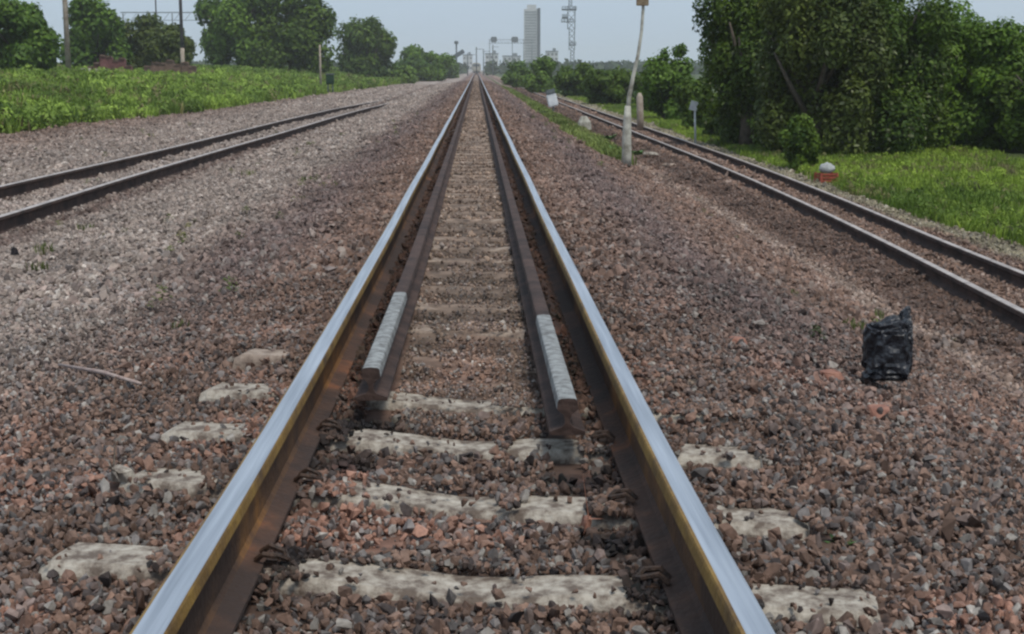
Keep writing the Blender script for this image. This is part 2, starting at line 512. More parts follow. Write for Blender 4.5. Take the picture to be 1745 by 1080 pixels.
def build_ballast():
    P_, R_, S_, C_ = [], [], [], []
    def region(y0, y1, dens, s0, s1, xl, xr, lift):
        # sample in the wedge the camera looks into, plus a metre and more on either side
        A = []
        ya = y0
        while ya < y1:
            yb = min(ya + max(0.3, ya * 0.05), y1)
            ym = (ya + yb) / 2
            x0 = max(xl, -0.37 * ym - 1.3); x1 = min(xr, 0.41 * ym + 1.3)
            n = int(dens(ym) * (x1 - x0) * (yb - ya))
            A.append(np.stack([rng.uniform(x0, x1, n), rng.uniform(ya, yb, n)], 1)); ya = yb
        A = np.concatenate(A)
        X, Y = A[:, 0], A[:, 1]
        s = rng.uniform(s0, s1, len(X)) * np.exp(rng.normal(0, 0.22, len(X)))
        ins = (np.abs(X - XC) < 0.33) & (Y > 5.2)
        s = np.where(ins, s * 0.62, s)
        pz = fbm(X * 2.2 + 60, Y * 1.6)
        s = s * (0.75 + 0.5 * pz)
        keep = np.ones(len(X), bool)
        for xr_ in (RL, RR): keep &= np.abs(X - xr_) > 0.062
        keep &= ~((np.abs(X - GL) < 0.05) & (Y > 5.1)) & ~((np.abs(X - GR) < 0.05) & (Y > 4.35))
        for tab in (LN, LF): keep &= np.abs(X - ip(tab, Y)) > 0.06
        for tab in (RN, RF): keep &= np.abs(X - ip(tab, Y)) > 0.07
        keep &= rng.random(len(X)) > greenness(X, Y) * 0.97
        keep &= ~((np.abs(X - XC) < 0.26) & (Y > 7) & (rng.random(len(X)) < 0.35))
        z = ground_z(X, Y) + rng.uniform(0, 1, len(X)) * lift * s - 0.45 * s * (pz > 0.56)
        rs, zz = sleeper_hit(X, Y)
        keep &= (rs != 2) | ((rng.random(len(X)) < 0.045) & (s < 0.028))
        z = np.where(rs == 2, zz + zt(Y) + 0.3 * s, z)
        z = np.where(rs == 1, np.maximum(zz + zt(Y) + 0.25 * s, z), z)
        near_rail = np.minimum(np.abs(X - RL), np.abs(X - RR)) < 0.10
        z = np.where(near_rail, np.minimum(z, -RH + zt(Y) + 0.0), z)
        keep &= ~((rs == 0) & (Y < 7) & (fbm(X * 14, Y * 14 + 3) < 0.28))
        X, Y, z, s = X[keep], Y[keep], z[keep], s[keep]
        n = len(X)
        P_.append(np.stack([X, Y, z], 1)); R_.append(rng.uniform(0, 6.28, (n, 3)))
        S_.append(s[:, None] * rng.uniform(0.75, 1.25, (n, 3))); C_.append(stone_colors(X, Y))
    region(1.4, 9, lambda y: 5200 if y < 6 else 3900, 0.014, 0.033, -8, 8, 1.0)
    region(9, 26, lambda y: 1100 - (y - 9) * 38, 0.03, 0.058, -13.2, 6.9, 0.6)
    region(26, 70, lambda y: 190 - (y - 26) * 2.5, 0.06, 0.10, -15, 7.5, 0.4)
    region(70, 170, lambda y: 60 - (y - 70) * .45, 0.10, 0.17, -14, 7.5, 0.3)
    P, R, Sc, C = map(np.concatenate, (P_, R_, S_, C_))
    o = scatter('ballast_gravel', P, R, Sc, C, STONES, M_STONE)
    tag(o, 'brown and grey crushed stone ballast spread around the tracks', 'gravel', kind='stuff')
    print('ballast stones', len(P))
build_ballast()

# ------------------------------------------------------------------ rails
def rail_profile(h, hw=0.035, fw=0.07, web=0.009, hh=0.042):
    # (x, z, material of the segment that starts here) going round; z=0 top; 0 head 1 edge 2 web 3 foot
    r = []
    r += [(-hw + 0.010, 0.0, 0), (0, 0.0022, 0), (hw - 0.010, 0.0, 0), (hw - 0.003, -0.003, 1), (hw, -0.010, 1), (hw + .003, -hh * 0.85, 1), (hw - 0.004, -hh, 2), (web + 0.006, -hh - 0.012, 2),
          (web, -hh - 0.026, 2), (web, -h + 0.040, 2), (web + 0.010, -h + 0.027, 3), (fw, -h + 0.012, 3), (fw, -h, 3)]
    l = [(-x, z) for x, z, m in r[3:]][::-1]
    ms = [3, 3, 3, 2, 2, 2, 2, 1, 1, 1]
    return [(x, z, m) for x, z, m in r] + [(x, z, ms[i]) for i, (x, z) in enumerate(l)]

def sweep(name, path, prof, mats, parent=None, caps=True):
    bm = bmesh.new()
    rings = []
    n = len(path)
    for i, p in enumerate(path):
        a = Vector(path[max(i - 1, 0)]); b = Vector(path[min(i + 1, n - 1)])
        d = (b - a); d.z = 0; d.normalize()
        sx = Vector((d.y, -d.x, 0))
        rings.append([bm.verts.new(Vector(p) + sx * x + Vector((0, 0, z))) for x, z, m in prof])
    k = len(prof)
    for i in range(n - 1):
        for j in range(k):
            f = bm.faces.new((rings[i][j], rings[i][(j + 1) % k], rings[i + 1][(j + 1) % k], rings[i + 1][j]))
            f.material_index = prof[j][2]; f.smooth = False
    if caps:
        f = bm.faces.new(rings[0]); f.material_index = 2
        f = bm.faces.new(rings[-1][::-1]); f.material_index = 2
    bmesh.ops.recalc_face_normals(bm, faces=bm.faces)
    return bm_obj(name, bm, mats, parent)

def ysteps(y0, y1):
    out = [y0]
    while out[-1] < y1: out.append(min(out[-1] + max(0.25, out[-1] * 0.06), y1))
    return out

def main_rail(x, label, wob):
    path = [(x + 0.003 * math.sin(y * 0.8 + wob) * min(1, y / 8), y, float(zt(y))) for y in ysteps(-1.0, 520)]
    o = sweep('rail', path, rail_profile(RH), [M_HEAD, M_EDGE, M_WEB, M_FOOT])
    tag(o, label, 'rail', 'running rails of the main track')
main_rail(RL, 'left of the two polished running rails of the main track in the foreground', 0)
main_rail(RR, 'right of the two polished running rails of the main track in the foreground', 2)

def guard_rail(x, y0, y1, yend, label):
    e = empty('guard_rail', (x, y0, 0))
    e.location = (0, 0, 0)
    prof = rail_profile(0.125, hw=0.033, fw=0.06)
    xx = lambda y: x + (-0.012 if x < 0 else 0.0) * max(0, 1 - (y - y0) / 3)
    o = sweep('rail_length', [(xx(y), y, float(zt(y)) - 0.008) for y in ysteps(y1 + 0.004, yend)], prof, [M_DARK, M_DARK, M_DARK, M_DARK], e)
    o = sweep('painted_end', [(xx(y), y, float(zt(y)) - 0.003) for y in [y0 + (y1 - y0) * t / 6 for t in range(7)]], prof, [M_GREY, M_GREY, M_DARK, M_DARK], e)
    o['label'] = 'grey painted end of the guard rail'
    tag(e, label, 'guard rail', 'guard rails between the running rails')
guard_rail(GL, 5.12, 7.0, 150, 'left dark guard rail with smooth grey end, inside the left running rail')
guard_rail(GR, 4.58, 6.3, 150, 'right dark guard rail with mottled grey end, inside the right running rail')

def side_rail(tab, z, y0, y1, label, group, head, h=0.15, sink=0.0):
    ys = ysteps(y0, y1)
    path = [(float(ip(tab, y)), y, z + float(zt(y)) - sink * float(np.clip((y - 60) / 45, 0, 1))) for y in ys]
    # smooth the bends
    for _ in range(3):
        path = [path[0]] + [((path[i - 1][0] + 2 * path[i][0] + path[i + 1][0]) / 4, path[i][1], path[i][2]) for i in range(1, len(path) - 1)] + [path[-1]]
    o = sweep('rail', path, rail_profile(h, hw=0.045), [head, M_DARK, M_DARK, M_DARK])
    tag(o, label, 'rail', group)
side_rail(LN, -0.5, 4, 128, 'nearer rail of the left siding, grey worn top, partly buried far off', 'rails of the left siding', M_DULL, 0.21, 0.22)
side_rail(LF, -0.5, 4, 128, 'farther rail of the left siding, beside the pinkish gravel and tall grass', 'rails of the left siding', M_DULL, 0.21, 0.22)
side_rail(RN, -0.9, 3, 200, 'nearer rail of the right siding, beside the pale gravel path', 'rails of the right siding', M_DULL, 0.16)
side_rail(RF, -0.9, 3, 200, 'farther rail of the right siding, beside the green verge', 'rails of the right siding', M_DULL, 0.16)

# ------------------------------------------------------------------ sleepers
def clip_mesh():
    bm = bmesh.new()
    box(bm, (0.0, 0, 0.015), (0.05, 0.07, 0.03), bev=0.006)
    pts = [(-0.05, -0.035, 0.03), (-0.02, -0.045, 0.055), (0.03, -0.04, 0.05), (0.05, -0.01, 0.03), (0.03, 0.02, 0.045), (-0.02, 0.025, 0.06), (-0.055, 0.03, 0.035)]
    tube(bm, pts, 0.010, 6)
    me = bpy.data.meshes.new('rail_clip'); bm.to_mesh(me); bm.free(); me.materials.append(M_CLIP)
    return me
CLIP = clip_mesh()

def sleeper(i, yc, sk, zs, label, group):
    e = empty('concrete_sleeper', (XC, yc, zs + float(zt(yc))))
    e.rotation_euler = (0, 0, math.atan(sk))
    bm = bmesh.new()
    us = np.concatenate([[-1.12, -1.105], np.linspace(-1.07, 1.0, 54), [1.035, 1.05]])
    if i > 4: us = np.linspace(-0.30, 0.30, 22)
    rings = []
    for q, u in enumerate(us):
        top = -0.026 * np.exp(-(u / 0.24) ** 2) - (0.10 if (u > 1.04 or u < -1.11) else 0.018 if (u > 1.02 or u < -1.09) else 0)
        wt = 0.085 + 0.012 * (vnoise(u * 9 + i * 7, 1.5) - 0.5); wb = 0.125
        wf = 0.085 + 0.022 * (vnoise(u * 14 + i * 7, 7.5) - 0.5) - 0.03 * max(0, vnoise(u * 6 + i * 5, 2.5) - 0.72)
        tz = top + 0.005 * (vnoise(u * 11, i * 3.3) - 0.5)
        ring = [(-wb, -0.2), (-wf - 0.012, tz - 0.03), (-wf, tz - 0.010), (-wf + 0.012, tz), (0, tz + 0.002), (wt - 0.012, tz), (wt, tz - 0.010), (wb, -0.2)]
        rings.append([bm.verts.new((u, a, b)) for a, b in ring])
    for a, b in zip(rings, rings[1:]):
        for j in range(8):
            bm.faces.new((a[j], a[(j + 1) % 8], b[(j + 1) % 8], b[j]))
    bm.faces.new(rings[0][::-1]); bm.faces.new(rings[-1])
    bmesh.ops.recalc_face_normals(bm, faces=bm.faces)
    bm_obj('sleeper_body', bm, M_CONC if i < 4 else M_CONCD, e)
    if i < 3:
        for xr in (RL, RR):
            for s in (-1, 1):
                c = bpy.data.objects.new('rail_clip', CLIP); COL.objects.link(c); c.parent = e
                c.location = ((xr - XC) + s * 0.085, 0.0, -0.006); c.scale = (.8, .8, .8)
                c.rotation_euler = (0, 0, 0 if s > 0 else math.pi)
    tag(e, label, 'sleeper', group)
ORD = 'sixth seventh eighth ninth tenth eleventh twelfth thirteenth fourteenth fifteenth sixteenth seventeenth eighteenth nineteenth twentieth'.split()
SG = 'concrete sleepers of the main track'
sl_labels = ['nearest pale concrete sleeper, broad bare slab ends outside both rails',
             'second nearest pale concrete sleeper, broken into white patches between the rails',
             'third nearest concrete sleeper, its left end a long grey slab outside the rail',
             'fourth nearest sleeper, one short pale streak between the rails beside the guard rail end',
             'fifth nearest sleeper, mostly buried, faint pale end left of the main track']
for i, (yc, sk, zs, ex) in enumerate(SLEEPERS):
    if i < 5: sleeper(i, yc, sk, zs, sl_labels[i], SG)
    elif i - 5 < len(ORD): sleeper(i, yc, sk, zs, 'dusty brown sleeper between the guard rails, %s rung from the viewer' % ORD[i - 5], SG)
    else: sleeper(i, yc, sk, zs, 'far dusty sleeper showing only as a thin pale ripple between the guard rails', 'far ripples of sleepers between the guard rails')

# ------------------------------------------------------------------ vegetation
def tuft_meshes(n, blades, spread, mat, wide=0.03):
    out = []
    for i in range(n):
        bm = bmesh.new()
        for b in range(blades):
            a = random.uniform(0, 6.28); r = spread * math.sqrt(random.random())
            x, y = r * math.cos(a), r * math.sin(a)
            h = random.uniform(0.5, 1.0); ln = random.uniform(0.1, 0.5); d = random.uniform(0, 6.28)
            w_ = wide * random.uniform(0.6, 1.4)
            dx, dy = math.cos(d), math.sin(d)
            p0 = Vector((x - dy * w_, y + dx * w_, -0.05)); p1 = Vector((x + dy * w_, y - dx * w_, -0.05))
            m0 = Vector((x + dx * ln * 0.35 - dy * w_, y + dy * ln * 0.35 + dx * w_, h * 0.6)); m1 = Vector((x + dx * ln * 0.35 + dy * w_, y + dy * ln * 0.35 - dx * w_, h * 0.6))
            t = Vector((x + dx * ln, y + dy * ln, h))
            v = [bm.verts.new(q) for q in (p0, p1, m1, m0, t)]
            bm.faces.new((v[0], v[1], v[2], v[3])); bm.faces.new((v[3], v[2], v[4]))
        me = bpy.data.meshes.new('tuft'); bm.to_mesh(me); bm.free(); me.materials.append(mat)
        out.append(me)
    return out
TUFT = tuft_meshes(5, 16, 0.45, M_BLADE, 0.045)
def weed_meshes(n, leaves, mat):
    out = []
    for i in range(n):
        bm = bmesh.new()
        for b in range(leaves):
            a = random.uniform(0, 6.28); z = random.uniform(0.1, 0.95); r = 0.5 * random.random() ** .5 * (1.15 - z * .6)
            c = Vector((r * math.cos(a), r * math.sin(a), z))
            n_ = Vector((math.cos(a) * .6 + random.gauss(0, .35), math.sin(a) * .6 + random.gauss(0, .35), .8)).normalized()
            t = n_.orthogonal().normalized(); t = Matrix.Rotation(random.uniform(0, 6.28), 3, n_) @ t; q = n_.cross(t)
            L = random.uniform(.09, .17)
            bm.faces.new([bm.verts.new(c + t * L), bm.verts.new(c + q * L * .5), bm.verts.new(c - t * L), bm.verts.new(c - q * L * .5)])
        me = bpy.data.meshes.new('weed'); bm.to_mesh(me); bm.free(); me.materials.append(mat)
        out.append(me)
    return out
WEEDS = weed_meshes(5, 34, M_BLADE)
FINE = tuft_meshes(4, 22, 0.8, M_BLADE, 0.05)

def grass_cols(X, Y, lo, hi):
    n = len(X)
    a = fbm(X * 0.5 + 5, Y * 0.3); b = rng.random(n)
    t = np.clip((a - 0.3) * 2 + (b - 0.5) * 0.6, 0, 1)
    c = lerp3(np.broadcast_to(np.array(lo), (n, 3)), np.array(hi), t)
    c = c * rng.uniform(0.75, 1.25, (n, 1))
    p = fbm(X * 0.9 + 31, Y * 0.5 + 7)
    s = rng.random(n) < 0.05 + 0.5 * np.clip((p - 0.55) * 4, 0, 1)
    c[s] = np.array([0.20, 0.19, 0.075]) * rng.uniform(0.6, 1.4, (s.sum(), 1))
    s = rng.random(n) < 0.35 * np.clip((0.42 - p) * 6, 0, 1)
    c[s] *= np.array([0.45, 0.5, 0.6])
    return c

def grass(name, n, xf, y0, y1, h0, h1, protos, lo, hi, label, hmod=None, power=1.0, accept=None):
    Y = y0 + (y1 - y0) * rng.random(n) ** power
    X = xf(Y, rng.random(n))
    k = np.ones(n, bool)
    if accept is not None: k = accept(X, Y)
    X, Y = X[k], Y[k]; n = len(X)
    h = rng.uniform(h0, h1, n)
    if hmod is not None: h = h * hmod(X, Y)
    z = ground_z(X, Y)
    R = np.stack([rng.normal(0, 0.12, n), rng.normal(0, 0.12, n), rng.uniform(0, 6.28, n)], 1)
    Sc = np.stack([h * 0.9, h * 0.9, h], 1)
    o = scatter(name, np.stack([X, Y, z], 1), R, Sc, grass_cols(X, Y, lo, hi), protos, M_BLADE)
    tag(o, label, 'grass', kind='stuff')

grass('tall_grass', 52000, lambda Y, u: ip(GLE, Y) + 0.4 - u ** 1.3 * (0.16 * Y + 26), 30, 175, 0.25, 0.65, TUFT + WEEDS, (0.10, 0.165, 0.022), (0.32, 0.45, 0.075),
      'tall bright green grass and weeds on the rising ground left of the siding', hmod=lambda X, Y: 0.35 + 1.4 * fbm(X * 0.35, Y * 0.3), power=1.25,
      accept=lambda X, Y: greenness(X, Y) > 0.3)
grass('far_grass', 16000, lambda Y, u: ip(GLE, Y) + 0.3 - u ** 1.3 * (0.12 * Y + 20), 120, 330, 0.5, 1.0, WEEDS, (0.08, 0.14, 0.02), (0.25, 0.36, 0.06),
      'rough green growth in the distance left of the tracks', accept=lambda X, Y: greenness(X, Y) > 0.3)
grass('verge_grass', 30000, lambda Y, u: ip(GRE, Y) - 0.3 + u ** 1.2 * (3 + 0.1 * Y), 10, 120, 0.08, 0.24, FINE + WEEDS[:2], (0.10, 0.165, 0.022), (0.31, 0.42, 0.055),
      'short yellow-green grass on the verge right of the right siding', power=1.5, accept=lambda X, Y: greenness(X, Y) > 0.35)
grass('strip_grass', 9000, lambda Y, u: 2.5 + u * 1.4, 24, 150, 0.12, 0.32, FINE + WEEDS[:2], (0.10, 0.14, 0.03), (0.26, 0.32, 0.09),
      'thin strip of pale grass between the main track and the right siding', power=1.3, accept=lambda X, Y: greenness(X, Y) > 0.35)

def small_weeds():
    n = 420
    Y = 3.5 + 45 * rng.random(n) ** 1.6
    X = np.where(rng.random(n) < .65, -1.5 - rng.random(n) * (.25 * Y + .8), 1.6 + rng.random(n) * 2.4)
    k = fbm(X * 0.8 + 12, Y * 0.5 + 2) > 0.54
    for tab in (LN, LF): k &= np.abs(X - ip(tab, Y)) > 0.2
    X, Y = X[k], Y[k]; n = len(X)
    h = rng.uniform(0.03, 0.09, n) * (1 + Y * .02)
    R = np.stack([np.zeros(n), np.zeros(n), rng.uniform(0, 6.28, n)], 1)
    C = grass_cols(X, Y, (0.08, 0.10, 0.03), (0.19, 0.20, 0.08))
    o = scatter('small_weeds', np.stack([X, Y, ground_z(X, Y) + .02], 1), R, np.stack([h * 1.3, h * 1.3, h], 1), C, WEEDS + FINE[:2], M_BLADE)
    tag(o, 'sparse tiny weeds sprouting between the stones', 'weeds', kind='stuff')
small_weeds()

def leaves_mesh(pos, nrm, size, col):
    n = len(pos)
    t = rng.normal(size=(n, 3)); t -= (t * nrm).sum(1, keepdims=True) * nrm
    t /= np.linalg.norm(t, axis=1, keepdims=True) + 1e-9
    b = np.cross(nrm, t)
    s = size[:, None]
    v = np.stack([pos - t * s, pos - b * s * 0.55 + nrm * s * .15, pos + t * s, pos + b * s * 0.55 + nrm * s * .15], 1).reshape(-1, 3)
    me = bpy.data.meshes.new('crown')
    me.vertices.add(4 * n); me.vertices.foreach_set('co', v.astype(np.float32).ravel())
    me.loops.add(4 * n); me.loops.foreach_set('vertex_index', np.arange(4 * n, dtype=np.int32))
    me.polygons.add(n); me.polygons.foreach_set('loop_start', (np.arange(n) * 4).astype(np.int32))
    try: me.polygons.foreach_set('loop_total', np.full(n, 4, np.int32))
    except Exception: pass
    me.update(calc_edges=True)
    cadd(me, 'col', col, 'FACE')
    return me

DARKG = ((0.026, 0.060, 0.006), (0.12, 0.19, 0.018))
MIDG = ((0.035, 0.085, 0.008), (0.14, 0.235, 0.024))
LIGHTG = ((0.06, 0.12, 0.018), (0.16, 0.25, 0.04))
OLIVE = ((0.035, 0.060, 0.009), (0.13, 0.165, 0.028))

def tree(name, label, cat, x, y, rx, ry, h, nleaf, leaf, pal, group=None, low=0.0, nb=26, zb=None, pale=0.0, spikes=0, trunk=True):
    zb = float(ground_z(x, y)) - 0.05 if zb is None else zb
    e = empty(name, (x, y, zb))
    if trunk:
        bm = bmesh.new()
        tr = 0.035 * h
        top = Vector((random.uniform(-.1, .1) * rx, 0, h * 0.62))
        tube(bm, [(0, 0, -0.2), (0.03 * rx, 0, h * 0.2), (-0.05 * rx, 0.05 * ry, h * 0.4), top], [tr * 1.25, tr, tr * 0.7, tr * 0.3], 9)
        for q in range(6):
            a = q * 1.05 + random.random()
            z0 = h * random.uniform(0.15, 0.4)
            tube(bm, [(0, 0, z0), (math.cos(a) * rx * .35, math.sin(a) * ry * .35, z0 + h * .15), (math.cos(a) * rx * .68, math.sin(a) * ry * .68, z0 + h * .32)], [tr * .5, tr * .33, tr * .12], 6)
        bm_obj('trunk', bm, M_BARK, e, smooth=True)
    # crown from uneven blobs
    cs = []
    for q in range(nb):
        while True:
            d = rng.uniform(-1, 1, 3)
            if d[2] < -0.2: ok = math.hypot(d[0], d[1]) < 0.95
            else: ok = np.linalg.norm(d) < 1
            if ok: break
        d = d * np.array([0.78, 0.78, 0.78])
        rr = rng.uniform(0.2, 0.42) * (1 - 0.25 * max(0, d[2]))
        cs.append((d, rr))
    for q in range(spikes):
        d = np.array([rng.uniform(-.7, .7), rng.uniform(-.4, .4), rng.uniform(.66, .8)]); cs.append((d, rng.uniform(.12, .2)))
    wts = np.array([r ** 2 for d, r in cs]); wts /= wts.sum()
    idx = rng.choice(len(cs), nleaf, p=wts)
    D = np.array([c[0] for c in cs])[idx]; Rr = np.array([c[1] for c in cs])[idx]
    dirs = rng.normal(size=(nleaf, 3)); dirs /= np.linalg.norm(dirs, axis=1, keepdims=True)
    # ragged lobes
    lob = 0.75 + 0.5 * fbm(dirs[:, 0] * 2.5 + idx * 3.1, dirs[:, 2] * 2.5 + dirs[:, 1] * 2)
    rad = Rr * (0.35 + 0.65 * rng.random(nleaf) ** 0.45) * lob
    u = D + dirs * rad[:, None]
    hz = h * (1 - low) / 2; cz = h * low + hz
    pos = u * np.array([rx, ry, hz]) + np.array([0, 0, cz])
    pos[:, 2] = np.maximum(pos[:, 2], 0.05 + rng.random(nleaf) * 0.15)
    pos += rng.normal(0, leaf * 0.5, (nleaf, 3))
    nr = dirs + np.array([0, 0, 0.5]) + rng.normal(0, 0.55, (nleaf, 3)); nr /= np.linalg.norm(nr, axis=1, keepdims=True)
    lo, hi = np.array(pal[0]), np.array(pal[1])
    bt = rng.random(len(cs))[idx]
    t = np.clip(bt * 0.6 + rng.random(nleaf) * 0.45 - 0.05, 0, 1)
    col = lo + (hi - lo) * t[:, None]
    if pale:
        m = (rng.random(nleaf) < pale) & (pos[:, 2] < h * 0.55)
        col[m] = np.array([0.20, 0.22, 0.11])
    me = leaves_mesh(pos, nr, leaf * rng.uniform(0.6, 1.4, nleaf), col)
    link_mesh('crown', me, M_LEAF, e)
    tag(e, label, cat, group)
    return e

def T(px, Y, half, ytop, ybase, name='broadleaf_tree', **kw):
    """tree at image column px at distance Y: half width and heights measured in the photograph"""
    p = at(px, ybase, Y); q = at(px, ytop, Y)
    rx = half * Y / F
    zb = float(ground_z(p.x, Y)) - 0.05
    return tree(name, kw.pop('label'), kw.pop('cat', 'tree'), p.x, Y, rx, kw.pop('ry', rx), q.z - zb, kw.pop('n', 12000), kw.pop('leaf', 0.13), kw.pop('pal', DARKG), zb=zb, **kw)

RG = 'trees along the right verge'
T(1272, 40, 100, -95, 235, n=40000, leaf=0.062, pal=DARKG, group=RG, spikes=3, nb=34, pale=.02, label='tall dark tree at the left end of the right tree mass, behind the white sign')
T(1385, 36, 122, -120, 255, n=46000, leaf=0.062, pal=OLIVE, group=RG, nb=36, pale=.05, label='big dark olive tree directly behind the red crate and white sack')
T(1335, 45, 110, -120, 230, n=22000, leaf=0.09, pal=DARKG, group=RG, nb=30, label='dark tree standing back between the two leftmost big trees on the right')
T(1500, 37, 125, -85, 270, n=46000, leaf=0.062, pal=DARKG, group=RG, nb=36, pale=.05, label='dense dark tree with pale specks in the middle of the right tree mass')
T(1600, 39, 128, -38, 272, n=42000, leaf=0.066, pal=MIDG, group=RG, nb=34, pale=.02, label='mid green tree with sloping top, second from the right edge')
T(1695, 38, 112, 24, 282, n=38000, leaf=0.066, pal=MIDG, group=RG, nb=32, label='lower bright green tree at the right edge of the view')
T(1790, 36, 98, 40, 285, n=26000, leaf=0.07, pal=DARKG, group=RG, nb=28, label='dark tree half cut off by the right edge of the view')
T(1130, 62, 62, 72, 205, n=12000, leaf=0.10, pal=MIDG, group=RG, spikes=3, label='smaller tree with a pointed tuft, just right of the leaning pole')
T(1185, 52, 36, 120, 212, n=6000, leaf=0.08, pal=DARKG, group=RG, label='low dark bush-like tree in the gap beside the white signs')
T(1045, 88, 55, 102, 183, n=9000, leaf=0.13, pal=DARKG, group=RG, label='dark round tree just left of the leaning pole')
T(985, 115, 38, 104, 165, n=6000, leaf=0.16, pal=DARKG, group=RG, label='small dark tree right of the white trackside cabinet')
T(925, 130, 34, 96, 162, n=6000, leaf=0.17, pal=LIGHTG, group=RG, name='bush', cat='bush', label='bright green bush beyond the white trackside cabinet')
T(885, 170, 30, 104, 150, n=5000, leaf=0.2, pal=LIGHTG, group=RG, name='bush', cat='bush', label='farthest small green bush just right of the rails near the horizon')

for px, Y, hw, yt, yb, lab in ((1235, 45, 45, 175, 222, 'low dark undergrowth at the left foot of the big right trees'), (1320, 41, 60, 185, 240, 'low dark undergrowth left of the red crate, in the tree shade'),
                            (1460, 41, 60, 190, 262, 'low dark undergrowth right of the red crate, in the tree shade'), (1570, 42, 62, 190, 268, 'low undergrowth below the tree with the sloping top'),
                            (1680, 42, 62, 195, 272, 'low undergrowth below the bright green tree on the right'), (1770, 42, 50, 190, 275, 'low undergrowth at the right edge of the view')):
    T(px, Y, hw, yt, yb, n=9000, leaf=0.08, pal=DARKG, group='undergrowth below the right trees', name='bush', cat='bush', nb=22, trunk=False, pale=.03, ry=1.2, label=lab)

LG = 'trees beyond the tall grass on the left'
T(30, 82, 92, -8, 150, n=18000, leaf=0.16, pal=MIDG, group=LG, nb=30, label='dark tree at the left edge of the view, left of the pale pole')
T(-40, 90, 60, -10, 140, n=8000, leaf=0.18, pal=MIDG, group=LG, label='green tree cut off by the left edge of the view')
T(165, 115, 60, -15, 125, n=12000, leaf=0.2, pal=MIDG, group=LG, label='mid green tree just right of the pale pole')
T(238, 120, 62, 18, 125, n=12000, leaf=0.19, pal=OLIVE, group=LG, label='olive tree above the dark red brick ruin')
T(300, 118, 52, 42, 125, n=9000, leaf=0.19, pal=OLIVE, group=LG, name='bush', cat='bush', label='low grey-green bush at the foot of the dark pole')
T(408, 150, 78, -45, 124, n=18000, leaf=0.24, pal=MIDG, group=LG, nb=30, label='large dark tree right of the dark pole')
T(497, 150, 84, -50, 124, n=19000, leaf=0.24, pal=DARKG, group=LG, nb=32, label='large dark tree with a rounded right side, left of the gap of sky')
T(628, 185, 58, 18, 128, n=13000, leaf=0.26, pal=DARKG, group=LG, nb=34, label='lone rounded dark tree with sky on both sides')
T(715, 225, 54, 76, 138, n=10000, leaf=0.3, pal=MIDG, group=LG, name='bush', cat='bush', label='wide low green bush next to the rails near the horizon on the left', low=0)
T(757, 290, 26, 94, 134, n=4000, leaf=0.35, pal=LIGHTG, group=LG, name='bush', cat='bush', label='small bright bush closest to the vanishing point on the left', low=0)
T(685, 185, 28, 110, 138, n=3000, leaf=0.24, pal=LIGHTG, group=LG, name='bush', cat='bush', label='low light bush in front of the lone rounded tree', low=0)

# far wood on the horizon, one mass
def far_wood():
    n = 26000
    X = rng.uniform(-420, 420, n); Y = rng.uniform(520, 700, n)
    hgt = 1.5 + 5.5 * fbm(X * 0.03, Y * 0.01, 5)
    Z = rng.random(n) ** 0.8 * hgt - 1.0
    pos = np.stack([X, Y, Z], 1)
    keep = (np.abs(X - XC) > 4)
    pos = pos[keep]; n = len(pos)
    nr = rng.normal(size=(n, 3)); nr[:, 2] += 0.8; nr[:, 1] -= 0.6; nr /= np.linalg.norm(nr, axis=1, keepdims=True)
    col = np.array([0.03, 0.05, 0.018]) * rng.uniform(0.6, 1.8, (n, 1))
    me = leaves_mesh(pos, nr, rng.uniform(0.8, 1.7, n), col)
    o = link_mesh('far_wood', me, M_LEAF)
    tag(o, 'hazy blue-grey wood along the horizon', 'wood', kind='stuff')
far_wood()

# ------------------------------------------------------------------ poles, signs and small things
M_PALEPOLE = noisy('pale_pole', (0.24, 0.19, 0.15), (0.42, 0.36, 0.30), scale=4)
M_WHITEWASH = noisy('whitewashed_wood', (0.20, 0.19, 0.155), (0.50, 0.49, 0.43), scale=5, lo=0.35, hi=0.6)
M_DARKPOLE = noisy('dark_pole', (0.03, 0.03, 0.035), (0.09, 0.085, 0.085), scale=5)
M_STEELGREY = noisy('grey_steel', (0.10, 0.12, 0.13), (0.18, 0.2, 0.21), scale=2)
M_WHITE = noisy('white_paint', (0.55, 0.58, 0.62), (0.78, 0.80, 0.82), scale=3, rough=0.6)
M_LID = noisy('dark_lid', (0.08, 0.10, 0.11), (0.16, 0.18, 0.19), scale=5)
M_BRICK = noisy('old_red_brick', (0.10, 0.045, 0.045), (0.22, 0.10, 0.095), scale=3)
M_BRICK2 = noisy('brown_brick', (0.09, 0.06, 0.045), (0.20, 0.13, 0.10), scale=3)
M_RUBBLE = noisy('pale_rubble', (0.24, 0.19, 0.15), (0.50, 0.47, 0.40), scale=3)
M_RED = noisy('red_plastic', (0.22, 0.05, 0.035), (0.36, 0.09, 0.055), scale=9, rough=0.5)
M_OCHRE = noisy('brown_metal', (0.14, 0.10, 0.06), (0.27, 0.21, 0.14), scale=9)
M_TOWER = noisy('tower_light_face', (0.42, 0.43, 0.43), (0.56, 0.57, 0.56), scale=0.2, bump=0)
M_TOWERD = noisy('tower_dark_face', (0.045, 0.055, 0.06), (0.09, 0.10, 0.11), scale=0.2, bump=0)
M_BAG = noisy('black_plastic', (0.008, 0.009, 0.013), (0.022, 0.024, 0.032), scale=10, rough=0.42, bump=0.8, bscale=14, dist=0.05, spec=0.6)
M_PALE = noisy('pale_flake', (0.45, 0.38, 0.34), (0.68, 0.6, 0.55), scale=6)

def simple_tube(name, pts, rad, mat, parent=None, n=10):
    bm = bmesh.new(); tube(bm, pts, rad, n)
    return bm_obj(name, bm, mat, parent, smooth=True)

